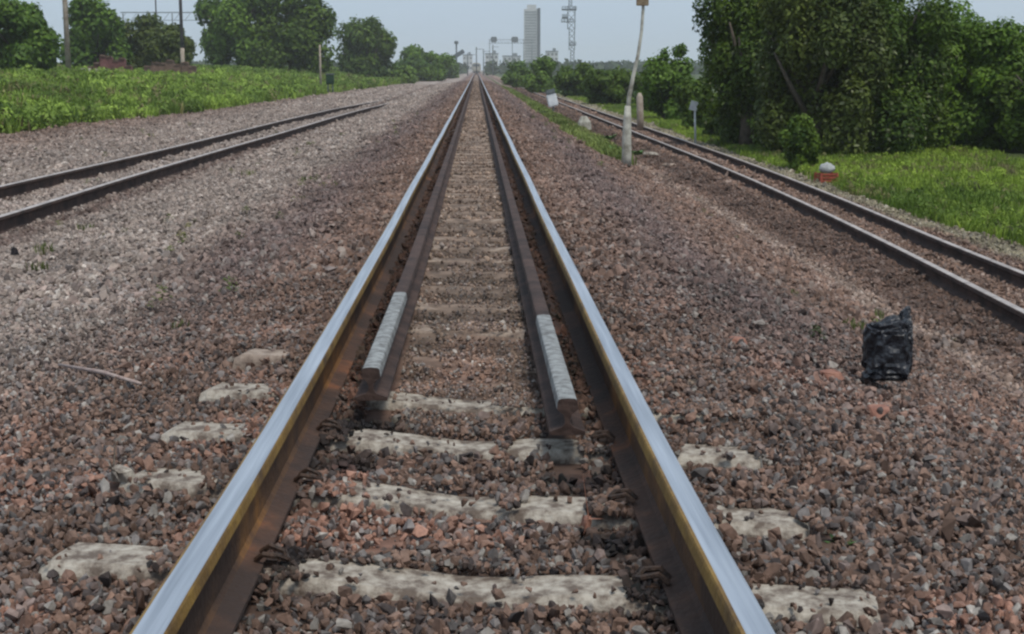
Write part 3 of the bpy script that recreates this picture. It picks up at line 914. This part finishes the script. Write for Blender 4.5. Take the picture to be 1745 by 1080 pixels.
# leaning pole right of the main track
def leaning_pole():
    Y = 29.0
    b = at(1067, 272, Y)
    e = empty('leaning_pole', b)
    P_ = lambda x, y, dy=0: at(x, y, Y + dy) - b
    simple_tube('painted_stump', [P_(1067, 282), P_(1068, 262), P_(1068, 232), P_(1069, 205), P_(1070, 180)], [.115, .10, .095, .085, .06], M_WHITEWASH, e, 12)
    simple_tube('pole_shaft', [P_(1069, 200, -.02), P_(1072, 165), P_(1079, 130), P_(1087, 95), P_(1093, 55), P_(1096, 15), P_(1095, -60)], [.045, .048, .042, .036, .032, .032, .028], M_WHITEWASH, e, 10)
    bm = bmesh.new()
    box(bm, P_(1095, -6, -.06), (.25, .03, .36), bev=.01)
    bm_obj('sign_plate', bm, M_OCHRE, e)
    tag(e, 'leaning pale wooden pole with whitewashed foot and small brown plate, right of the main track', 'pole')
leaning_pole()

def pole(px, Y, y0, y1, rad, mat, label, arms=(), lowmat=None):
    b = at(px, y0, Y); b.z = float(ground_z(b.x, Y)) - 0.1
    t = at(px, y1, Y)
    e = empty('utility_pole', b)
    hh = t.z - b.z
    simple_tube('shaft', [(0, 0, 0), (0, 0, hh * .5), (0, 0, hh)], [rad, rad * .85, rad * .7], mat, e)
    if lowmat: simple_tube('painted_foot', [(0, 0, 0), (0, 0, hh * .22)], [rad * 1.1, rad * 1.06], lowmat, e)
    for z, l in arms:
        bm = bmesh.new(); box(bm, (0, -rad - .03, hh - z), (l, .08, .1), bev=.01)
        for s in (-.9, -.45, .45, .9):
            tube(bm, [(s * l / 2, -rad - .03, hh - z + .05), (s * l / 2, -rad - .03, hh - z + .2)], .035, 6)
        bm_obj('crossarm', bm, M_DARKPOLE, e)
    tag(e, label, 'pole')
pole(117, 78, 122, -150, .155, M_PALEPOLE, 'thick pale tan pole at the left between two trees', arms=((.5, 1.8),))
pole(312, 108, 118, -110, .14, M_DARKPOLE, 'dark straight pole between the trees on the left', arms=((.5, 1.8),), lowmat=M_PALEPOLE)
pole(270, 125, 118, -90, .07, M_DARKPOLE, 'thin dark pole left of the thicker dark pole', arms=((.4, 1.2),))
pole(546, 118, 120, 76, .10, M_PALEPOLE, 'short pale post in front of the large dark tree on the left')

def beam_frame():
    Y = 190.0
    a = at(205, 21, Y); c = at(352, 25, Y)
    b = Vector(((a.x + c.x) / 2, Y, float(ground_z(a.x, Y))))
    e = empty('pipe_gantry', b)
    bm = bmesh.new()
    L = c.x - a.x; z = a.z - b.z
    box(bm, (0, 0, z), (L, .1, .12)); box(bm, (0, 0, z - 1.0), (L, .07, .07))
    for q in range(9):
        x = -L / 2 + L * q / 8
        tube(bm, [(x, 0, z - .95), (x + (L / 16 if q < 8 else 0), 0, z - .1)], .03, 5)
    bm_obj('beam', bm, M_STEELGREY, e)
    for s in (-.47, .1, .47):
        simple_tube('post', [(s * L, 0, -.2), (s * L, 0, z - .12)], .08, M_STEELGREY, e)
    tag(e, 'faint grey steel gantry behind the trees on the left', 'gantry')
beam_frame()

# brick ruin left
BRICKS = []
def brick_wall(px0, px1, Y, ytop, mat, label, steps):
    a = at(px0, 120, Y); c = at(px1, 120, Y)
    zb = float(ground_z((a.x + c.x) / 2, Y)) - 0.1
    zt_ = at(px0, ytop, Y).z
    h = zt_ - zb
    e = empty('ruined_wall', ((a.x + c.x) / 2, Y, zb))
    L = c.x - a.x
    bm = bmesh.new()
    n = len(steps)
    for i, s in enumerate(steps):
        x = -L / 2 + L * (i + .5) / n
        box(bm, (x, (i % 2) * .02, h * s / 2), (L / n + .01 * (i % 2), .3, h * s), jit=.03)
    bm_obj('wall_body', bm, mat, e)
    # coping courses proud of the face
    bm = bmesh.new()
    for i, s in enumerate(steps):
        x = -L / 2 + L * (i + .5) / n
        box(bm, (x, -.02, h * s + .05), (L / n - .06, .4, .1), jit=.02)
    bm_obj('coping', bm, M_BRICK2, e)
    tag(e, label, 'wall')
brick_wall(150, 236, 92, 96, M_BRICK, 'dark red brick ruin with stepped top beyond the grass, right of the pale pole', [.55, .7, 1, .95, .8, .9, .6, .35])
brick_wall(246, 335, 102, 101, M_BRICK2, 'low dark brown wall in the shade at the foot of the dark pole', [.6, .8, .75, .9, .7, .8, .6])
def rubble(px, py, Y, w_, h_, label):
    b = at(px, py, Y)
    bm = bmesh.new()
    for i in range(16):
        x = random.uniform(-.5, .5) * w_
        s = h_ * random.uniform(.35, .8)
        box(bm, (x, random.uniform(-.3, .3), s * .4 * random.random() + h_ * .3 * (1 - abs(x) / w_)), (s * 1.5, s, s * .8), rz=random.random() * 3, jit=s * .12, bev=s * .06)
    o = bm_obj('rubble_heap', bm, M_RUBBLE, None, b)
    tag(o, label, 'rubble')
rubble(143, 123, 80, 2.0, .3, 'pale rubble heap at the foot of the pale pole beyond the tall grass')

def track_box(px, py, Y, wpx, hpx, name, matb, matl, label, legs=False):
    b = at(px, py, Y)
    W = wpx * Y / F; Hh = hpx * Y / F
    e = empty(name, b)
    z0 = Hh * .35 if legs else 0.0
    bm = bmesh.new(); box(bm, (0, 0, z0 + (Hh - z0) * .45), (W, W * .7, (Hh - z0) * .9), bev=.02)
    bm_obj('cabinet_body', bm, matb, e)
    bm = bmesh.new(); box(bm, (0, 0, z0 + (Hh - z0) * .96), (W * 1.12, W * .82, (Hh - z0) * .1), bev=.012)
    bm_obj('lid', bm, matl, e)
    bm = bmesh.new(); box(bm, (0, -W * .36, z0 + (Hh - z0) * .45), (W * .8, .02, (Hh - z0) * .7), bev=.004)
    box(bm, (W * .3, -W * .37 - .01, z0 + (Hh - z0) * .45), (.03, .03, .1))
    bm_obj('door', bm, matb, e)
    if legs:
        for s in (-1, 1):
            simple_tube('leg', [(s * W * .3, 0, -.1), (s * W * .3, 0, z0 + .02)], .03, matl, e)
    tag(e, label, 'cabinet')
def cabinet_with_hood():
    Y = 74.0
    b = at(943, 170, Y); b.z = float(ground_z(b.x, Y))
    e = empty('trackside_marker', b)
    s = Y / F
    simple_tube('post', [(0, 0, -.1), (0, 0, 22 * s)], .05, M_STEELGREY, e)
    bm = bmesh.new(); box(bm, (-2 * s, -.05, 21 * s), (17 * s, .2, 22 * s), bev=.05, rot=Matrix.Rotation(math.radians(-14), 4, 'Y'))
    bm_obj('white_board', bm, M_WHITE, e)
    bm = bmesh.new(); box(bm, (-5 * s, -.06, 35 * s), (15 * s, .26, 7 * s), bev=.03, rot=Matrix.Rotation(math.radians(-14), 4, 'Y'))
    bm_obj('hood', bm, M_LID, e)
    tag(e, 'small white trackside marker with dark hood tilted on a post, on the grass strip', 'marker')
cabinet_with_hood()
def stump():
    Y = 52.0
    b = at(996, 192, Y); b.z = float(ground_z(b.x, Y)) - .05
    bm = bmesh.new()
    s = Y / F
    r = [bm.verts.new((math.cos(t) * 13 * s, math.sin(t) * 9 * s, 0)) for t in [k * math.pi / 4 for k in range(8)]]
    m_ = [bm.verts.new((math.cos(t) * 11 * s, math.sin(t) * 8 * s, 17 * s)) for t in [k * math.pi / 4 for k in range(8)]]
    u = [bm.verts.new((math.cos(t) * 5 * s - 1 * s, math.sin(t) * 4 * s, 27 * s)) for t in [k * math.pi / 4 for k in range(8)]]
    for A, B in ((r, m_), (m_, u)):
        for k in range(8): bm.faces.new((A[k], A[(k + 1) % 8], B[(k + 1) % 8], B[k]))
    bm.faces.new(u)
    o = bm_obj('concrete_block', bm, M_WHITEWASH, None, b)
    tag(o, 'pale tapering concrete block on the grass strip, left of the leaning pole', 'block')
stump()
def short_post():
    Y = 50.0
    b = at(1092, 205, Y); b.z = float(ground_z(b.x, Y)) - .05
    e = empty('marker_post', b)
    t = at(1090, 158, Y) - b
    simple_tube('post', [(0, 0, 0), (t.x * .5, 0, t.z * .5), (t.x, 0, t.z * .9), (t.x, 0, t.z)], [.13, .125, .12, .05], M_PALEPOLE, e)
    tag(e, 'short thick cream post standing behind the leaning pole', 'post')
short_post()
def white_sign():
    Y = 41.0
    b = at(1186, 215, Y); b.z = float(ground_z(b.x, Y)) - .05
    e = empty('sign_post', b)
    s = Y / F
    t = at(1184, 180, Y) - b
    simple_tube('post', [(0, 0, 0), (t.x, 0, t.z + .1)], .03, M_WHITE, e)
    bm = bmesh.new(); box(bm, (t.x - 2 * s, -.05, t.z), (13 * s, .03, 16 * s), bev=.006, rot=Matrix.Rotation(.25, 4, 'Y'))
    bm_obj('sign_board', bm, M_WHITE, e)
    tag(e, 'small tilted white sign at the left foot of the big dark trees on the right', 'sign')
white_sign()
M_SACK = noisy('grey_white_sack', (0.26, 0.27, 0.27), (0.45, 0.46, 0.46), scale=14)
def crate_and_sack():
    Y = 27.5
    b = at(1408, 296, Y); b.z = float(ground_z(b.x, Y)) + .02
    s = Y / F
    e = empty('crate', b, .25)
    W, D, Hh = 30 * s, 20 * s, 18 * s
    bm = bmesh.new()
    box(bm, (0, 0, .02), (W, D, .03), bev=.005)
    for q in range(3):
        z = Hh * (.25 + .3 * q)
        for sy in (-1, 1): box(bm, (0, sy * D / 2, z), (W, .02, Hh * .2), bev=.004)
        for sx in (-1, 1): box(bm, (sx * W / 2, 0, z), (.02, D, Hh * .2), bev=.004)
    bm_obj('slat_sides', bm, M_RED, e)
    for sx in (-1, 1):
        for sy in (-1, 1):
            bm = bmesh.new(); box(bm, (sx * W / 2, sy * D / 2, Hh / 2), (.045, .045, Hh), bev=.006)
            bm_obj('corner_post', bm, M_RED, e)
    tag(e, 'red plastic crate on the grass at the foot of the dark trees', 'crate')
    bm = bmesh.new()
    bmesh.ops.create_icosphere(bm, subdivisions=3, radius=1)
    for v in bm.verts:
        n = v.co.copy()
        k = 1 + .25 * (vnoise(n.x * 3 + 5, n.z * 4 + n.y * 2) - .5)
        v.co = Vector((n.x * W * .45 * k, n.y * D * .45 * k, n.z * 10 * s * k * (1.1 if n.z > 0 else .8)))
    o = bm_obj('sack', bm, M_SACK, None, b + Vector((0.01, 0, Hh + .07)), smooth=True)
    tag(o, 'white sack resting on top of the red crate', 'sack')
crate_and_sack()
T(1362, 31, 34, 185, 282, n=9000, leaf=0.05, pal=DARKG, name='bush', cat='bush', low=0, label='small dark green bush immediately left of the red crate', ry=.5, trunk=False)

# dark green relay box left in the grass
track_box(563, 153, 62, 13, 27, 'relay_box', noisy('dark_green_paint', (.015, .04, .025), (.035, .07, .045), scale=4), M_LID, 'small dark green box on legs in the tall grass on the left', legs=True)

# ------------------------------------------------------------------ far structures
def tower():
    Y = 820.0
    b = at(907, 118, Y); b.z = -2
    e = empty('tower_building', b)
    s = Y / F
    Hh = at(907, 8, Y).z + 2
    bm = bmesh.new()
    wL = 22 * s
    box(bm, (-3 * s, 0, Hh * .47), (wL, 14 * s, Hh * .94))
    box(bm, (-1.5 * s, 0, Hh * .97), (wL * .68, 12 * s, Hh * .06))
    bm_obj('main_block', bm, M_TOWER, e)
    bm = bmesh.new(); box(bm, (10.5 * s, -1 * s, Hh * .475), (5 * s, 15 * s, Hh * .95))  # narrow dark strip on the right of the block
    bm_obj('side_strip', bm, M_TOWERD, e)
    me = None
    for f in range(22):
        if me is None:
            bm = bmesh.new(); box(bm, (-3 * s, -7.05 * s, 0), (wL * .86, .3, Hh * .012)); box(bm, (-3 * s, -7.02 * s, -.55), (wL * .9, .5, .12))
            me = bpy.data.meshes.new('window_band'); bm.to_mesh(me); bm.free(); me.materials.append(M_STEELGREY)
        o = bpy.data.objects.new('window_band', me); COL.objects.link(o); o.parent = e
        o.location = (0, 0, Hh * (.06 + .04 * f)); o.scale = (1, 1, .55)
    tag(e, 'tall narrow grey tower block fading in the haze, right of the vanishing point', 'tower')
tower()

def lattice(name, px, Y, ybase, segs, mat, label, cat):
    """segs: (y0, y1, half width px) lattice sections"""
    b = at(px, ybase, Y)
    e = empty(name, b)
    s = Y / F
    for (y0, y1, hw, dx) in segs:
        bm = bmesh.new()
        z0, z1 = (ybase - y0) * s, (ybase - y1) * s
        W = hw * s; r = max(.35 * s, .04)
        for sx in (-1, 1):
            for sy in (-1, 1):
                tube(bm, [(dx * s + sx * W, sy * W, z0), (dx * s + sx * W, sy * W, z1)], r, 5)
        n = max(2, int((z1 - z0) / (2 * W)))
        for k in range(n):
            a = z0 + (z1 - z0) * k / n; c = z0 + (z1 - z0) * (k + 1) / n
            for sy in (-1, 1):
                tube(bm, [(dx * s - W, sy * W, a), (dx * s + W, sy * W, c)], r * .8, 4)
                tube(bm, [(dx * s + W, sy * W, a), (dx * s - W, sy * W, c)], r * .8, 4)
            for sx in (-1, 1):
                tube(bm, [(dx * s + sx * W, -W, a), (dx * s + sx * W, W, c)], r * .8, 4)
        bm_obj('lattice_section', bm, mat, e)
    tag(e, label, cat)
    return e, s
e, s = lattice('lattice_mast', 971, 330, 122, [(122, 85, 3, 4), (86, 50, 4.5, 3), (52, 14, 6, 2), (15, -30, 2.5, 0)], M_STEELGREY,
               'hazy lattice mast with platforms, between the tower block and the leaning pole', 'mast')
for (y, w_, dx, hh) in ((20, 24, -2, 7), (40, 20, -5, 4), (33, 9, -9, 8), (0, 12, 0, 5), (78, 11, 4, 5)):
    bm = bmesh.new(); box(bm, (dx * s, 0, (122 - y) * s), (w_ * s, 10 * s, hh * s * .35))
    box(bm, (dx * s, -5 * s, (122 - y + 3) * s), (w_ * s, .1, .1)); box(bm, (dx * s, -5 * s, (122 - y + 5) * s), (w_ * s, .1, .1))
    for q in range(5): box(bm, ((dx - w_ / 2 + w_ * q / 4) * s, -5 * s, (122 - y + 2.5) * s), (.1, .1, 5 * s))
    bm_obj('platform', bm, M_STEELGREY, e)

def far_gantry():
    Y = 620.0; s = Y / F
    b = at(868, 120, Y)
    e = empty('signal_gantry', b)
    bm = bmesh.new()
    z = 45 * s
    for dz in (0, 6 * s):
        box(bm, (2 * s, 0, z + dz), (74 * s, .16, .16))
    for q in range(14):
        x = (-34 + q * 5.4) * s
        tube(bm, [(x, 0, z), (x + 2.7 * s, 0, z + 6 * s), (x + 5.4 * s, 0, z)], .07, 4)
    bm_obj('truss', bm, M_STEELGREY, e)
    for x in (-33, 5, 24, 38):
        simple_tube('post', [(x * s, 0, -1), (x * s, 0, z + 6 * s)], .16, M_STEELGREY, e, 6)
    for x, w_ in ((-26, 10), (9, 11)):
        bm = bmesh.new(); box(bm, (x * s, -.5, z + 6 * s), (w_ * s, .6, 9 * s), bev=.3)
        bm_obj('signal_head', bm, M_STEELGREY, e)
    tag(e, 'hazy signal gantry with posts, left of the tower block', 'gantry')
far_gantry()
def far_block(px, Y, wpx, ytop, label):
    s = Y / F
    b = at(px, 120, Y); b.z = -1
    e = empty('distant_building', b)
    W = wpx * s; Hh = at(px, ytop, Y).z + 1
    bm = bmesh.new(); box(bm, (0, 6, Hh / 2), (W, 12, Hh)); bm_obj('wall', bm, M_TOWER, e)
    bm = bmesh.new(); box(bm, (0, 6, Hh + .3), (W * 1.04, 12.6, .6)); box(bm, (W * .2, 6, Hh + 1.4), (W * .25, 4, 1.8)); bm_obj('roof', bm, M_STEELGREY, e)
    me = None
    nf = max(2, int(Hh / 3.2)); nc = max(3, int(W / 3))
    for f in range(nf):
        for c in range(nc):
            if me is None:
                bm = bmesh.new(); box(bm, (0, 0, 0), (W / nc * .55, .1, 1.4)); me = bpy.data.meshes.new('window'); bm.to_mesh(me); bm.free(); me.materials.append(M_TOWERD)
            o = bpy.data.objects.new('window', me); COL.objects.link(o); o.parent = e
            o.location = (-W / 2 + W * (c + .5) / nc, -.04, 1.6 + (Hh - 1.5) * (f + .4) / nf)
    tag(e, label, 'building')
far_block(838, 900, 22, 92, 'low hazy pale block just right of the end of the main track')
far_block(872, 960, 30, 96, 'wider hazy low block below the signal gantry, left of the tower')
far_block(797, 980, 16, 94, 'smallest hazy block, left of the end of the main track')
far_block(941, 900, 20, 88, 'hazy low block between the tower and the lattice mast')

def far_signal():
    Y = 300.0; s = Y / F
    b = at(778, 124, Y)
    e = empty('signal_post', b)
    simple_tube('post', [(0, 0, -1), (0, 0, 52 * s)], .16, M_LID, e, 6)
    bm = bmesh.new(); box(bm, (4 * s, -.3, 31 * s), (20 * s, .3, 7 * s), bev=.05, rot=Matrix.Rotation(-.55, 4, 'Y')); bm_obj('signal_arm', bm, M_LID, e)
    bm = bmesh.new(); box(bm, (0, -.3, 50 * s), (7 * s, .4, 5 * s), bev=.1); bm_obj('signal_head', bm, M_STEELGREY, e)
    tag(e, 'bluish signal post with slanting arm, left of the vanishing point', 'signal')
far_signal()
for i, (px, yt, Y, r, lab) in enumerate(((812, 80, 380, .16, 'thin hazy mast straight above the end of the main track'), (824, 84, 420, .16, 'thin hazy mast just right of the end of the main track'),
                                      (840, 76, 460, .2, 'thin hazy mast under the left end of the signal gantry'), (797, 90, 360, .14, 'short thin hazy mast just left of the end of the main track'))):
    b = at(px, 120, Y)
    e = empty('line_mast', (b.x, Y, -1))
    t = at(px, yt, Y).z + 1
    simple_tube('shaft', [(0, 0, 0), (0, 0, t)], r, M_STEELGREY, e, 6)
    bm = bmesh.new(); box(bm, (.8, 0, t * .93), (2.2, .12, .12)); bm_obj('bracket', bm, M_STEELGREY, e)
    tag(e, lab, 'mast', 'thin masts at the horizon')

def far_train():
    Y = 430.0; s = Y / F
    b = Vector((XC, Y, float(zt(Y))))
    e = empty('train', b)
    bm = bmesh.new(); box(bm, (0, 9, 1.75), (2.7, 18, 2.6), bev=.35); bm_obj('body', bm, M_WHITEWASH, e)
    bm = bmesh.new(); box(bm, (0, -.02, 2.35), (2.0, .06, .7), bev=.02); bm_obj('windscreen', bm, M_LID, e)
    bm = bmesh.new(); box(bm, (0, 9, .38), (2.3, 17, .35), bev=.05); bm_obj('underframe', bm, M_LID, e)
    for q in (1.5, 3.6, 14, 16.2):
        for sx in (-1, 1):
            bm = bmesh.new(); tube(bm, [(sx * .53, q, .3), (sx * .66, q, .3)], .3, 12); bm_obj('wheel', bm, M_LID, e)
    tag(e, 'tiny pale train front at the far end of the main track', 'train')
far_train()

# ------------------------------------------------------------------ small things on the gravel
def stone(px, py, z, wpx, dpx, hm, mat, label, seed, rz=0.0, name='flat_stone'):
    p = hit(px, py, z)
    s = p.y / F
    random.seed(seed)
    bm = bmesh.new()
    for _ in range(26):
        a = random.uniform(0, 6.28)
        r = random.uniform(.8, 1)
        zz = random.choice((0, 1))
        k = 1 - .25 * zz
        bm.verts.new((math.cos(a) * wpx * s / 2 * r * k, math.sin(a) * dpx * r * k, (zz * random.uniform(.8, 1)) * hm - .02))
    bmesh.ops.convex_hull(bm, input=bm.verts)
    for v in [v for v in bm.verts if not v.link_faces]: bm.verts.remove(v)
    bmesh.ops.bevel(bm, geom=list(bm.edges), offset=hm * .1, segments=1, affect='EDGES')
    o = bm_obj(name, bm, mat, None, p)
    o.rotation_euler = (0, 0, rz)
    tag(o, label, 'stone')
M_REDST = noisy('red_stone', (0.20, 0.09, 0.065), (0.34, 0.17, 0.12), scale=20)
M_DKST = noisy('black_stone', (0.012, 0.011, 0.013), (0.04, 0.035, 0.04), scale=20)
stone(971, 246, -.75, 22, .22, .13, M_PALE, 'lone pinkish white stone on the right bank beyond the pale gravel', 1)
stone(208, 812, -.2, 54, .075, .055, M_CONC, 'rounded white stone at the left tip of the second sleeper end', 2, .3)
stone(1412, 640, -.36, 60, .07, .045, M_REDST, 'flat orange-red stone left of the black bag', 3, -.3)
stone(1500, 700, -.36, 60, .09, .04, M_REDST, 'dull red stone below the black bag', 4, .5)
stone(25, 430, -.55, 16, .05, .07, M_DKST, 'small black stone near the left edge below the siding', 5)
stone(1000, 885, -.2, 24, .03, .03, M_REDST, 'small reddish stone between the rails before the second sleeper', 6)
stone(1255, 580, -.28, 44, .06, .04, M_REDST, 'pinkish stone close to the right rail', 8)

def bag():
    p = hit(1512, 638, -.42)
    p.z -= .035
    bm = bmesh.new()
    bmesh.ops.create_icosphere(bm, subdivisions=5, radius=1)
    rs = np.random.default_rng(5)
    for v in bm.verts:
        n = v.co.copy()
        f1 = vnoise(n.x * 2.3 + 3, n.z * 3.4 + n.y * 2 + 8); f2 = vnoise(n.x * 5 + 13 + n.y * 3, n.z * 9 + 2)
        rid = 1 - abs(2 * f2 - 1)
        k = .78 + .30 * f1 + .20 * rid
        z = n.z
        sq = lambda t: math.copysign(abs(t) ** .55, t)
        x = sq(n.x) * .105 * k + .020 * z; y = n.y * .10 * k
        zz = .165 + sq(z) * .155 * k
        if z > .45:  # gathered corner standing up on the right, sagging on the left
            q = (z - .45) / .55
            zz += q * (.055 if n.x > 0.1 else -.045) * min(1, abs(n.x) * 3)
        if z < -.6: x *= 1.1; y *= 1.25
        zz = max(zz, .0)
        v.co = Vector((x, y, zz))
    o = bm_obj('plastic_bag', bm, M_BAG, None, p, smooth=False)
    tag(o, 'crumpled black plastic bag on the gravel between main track and right siding', 'bag')
bag()

def twig():
    a = hit(100, 615, -.30); b = hit(240, 657, -.27)
    a.z = float(ground_z(a.x, a.y)) + .055; b.z = float(ground_z(b.x, b.y)) + .05
    m_ = (a + b) / 2 + Vector((.02, .02, .0))
    bm = bmesh.new()
    tube(bm, [a - a, m_ - a, b - a], [.007, .012, .008], 6)
    tube(bm, [m_ - a, m_ - a + Vector((.06, -.05, .02))], [.006, .003], 5)
    o = bm_obj('twig', bm, noisy('grey_twig', (.28, .2, .18), (.42, .34, .31), scale=20), None, a, smooth=True)
    tag(o, 'thin bare grey twig lying on the gravel left of the main track', 'twig')
twig()

def weed(px, py, z, size, label, nl=16):
    p = hit(px, py, z)
    bm = bmesh.new()
    random.seed(int(px))
    for i in range(nl):
        a = i * 2.4; L = size * random.uniform(.5, 1); up = random.uniform(.3, .9)
        d = Vector((math.cos(a), math.sin(a), up)).normalized()
        q = d.cross(Vector((0, 0, 1))).normalized() * L * .2
        v = [bm.verts.new(c) for c in (Vector((0, 0, 0)), d * L * .55 + q, d * L - Vector((0, 0, L * .1)), d * L * .55 - q)]
        bm.faces.new(v)
    o = bm_obj('weed', bm, noisy('weed_leaf', (.04, .10, .02), (.10, .20, .05), scale=20, rough=.6), None, p + Vector((0, 0, .02)))
    tag(o, label, 'plant')
for px, py, sz, lab in ((1050, 262, .34, 'pale green weed tuft left of the foot of the leaning pole'), (1086, 266, .28, 'small pale weed tuft right of the foot of the leaning pole'),
                        (1038, 240, .36, 'taller weed tuft just beyond the leaning pole foot on the left')):
    weed(px, py, -.86, sz, lab, 40)
stone(1108, 262, -.95, 34, .10, .07, M_CONC, 'pale slab lying right of the foot of the leaning pole', 21, -.5)
stone(1140, 280, -1.0, 30, .10, .05, M_CONCD, 'tan slab farther right of the leaning pole beside the siding', 22, -.5)
weed(1432, 945, -.27, .06, 'tiny green weed in the gravel right of the nearest sleepers')
weed(505, 800, -.24, .03, 'tiny dark weed beside the inner side of the left rail', 8)

# ------------------------------------------------------------------ air
def haze():
    m = bpy.data.materials.new('haze_air'); m.use_nodes = True
    t = m.node_tree; t.nodes.clear()
    out = t.nodes.new('ShaderNodeOutputMaterial'); v = t.nodes.new('ShaderNodeVolumePrincipled')
    v.inputs['Density'].default_value = 0.00038
    v.inputs['Color'].default_value = (0.93, 0.96, 1.0, 1)
    t.links.new(v.outputs[0], out.inputs['Volume'])
    bm = bmesh.new()
    box(bm, (0, 1690, 23), (3200, 3460, 56))
    o = bm_obj('haze', bm, m)
    o['kind'] = 'stuff'
haze()
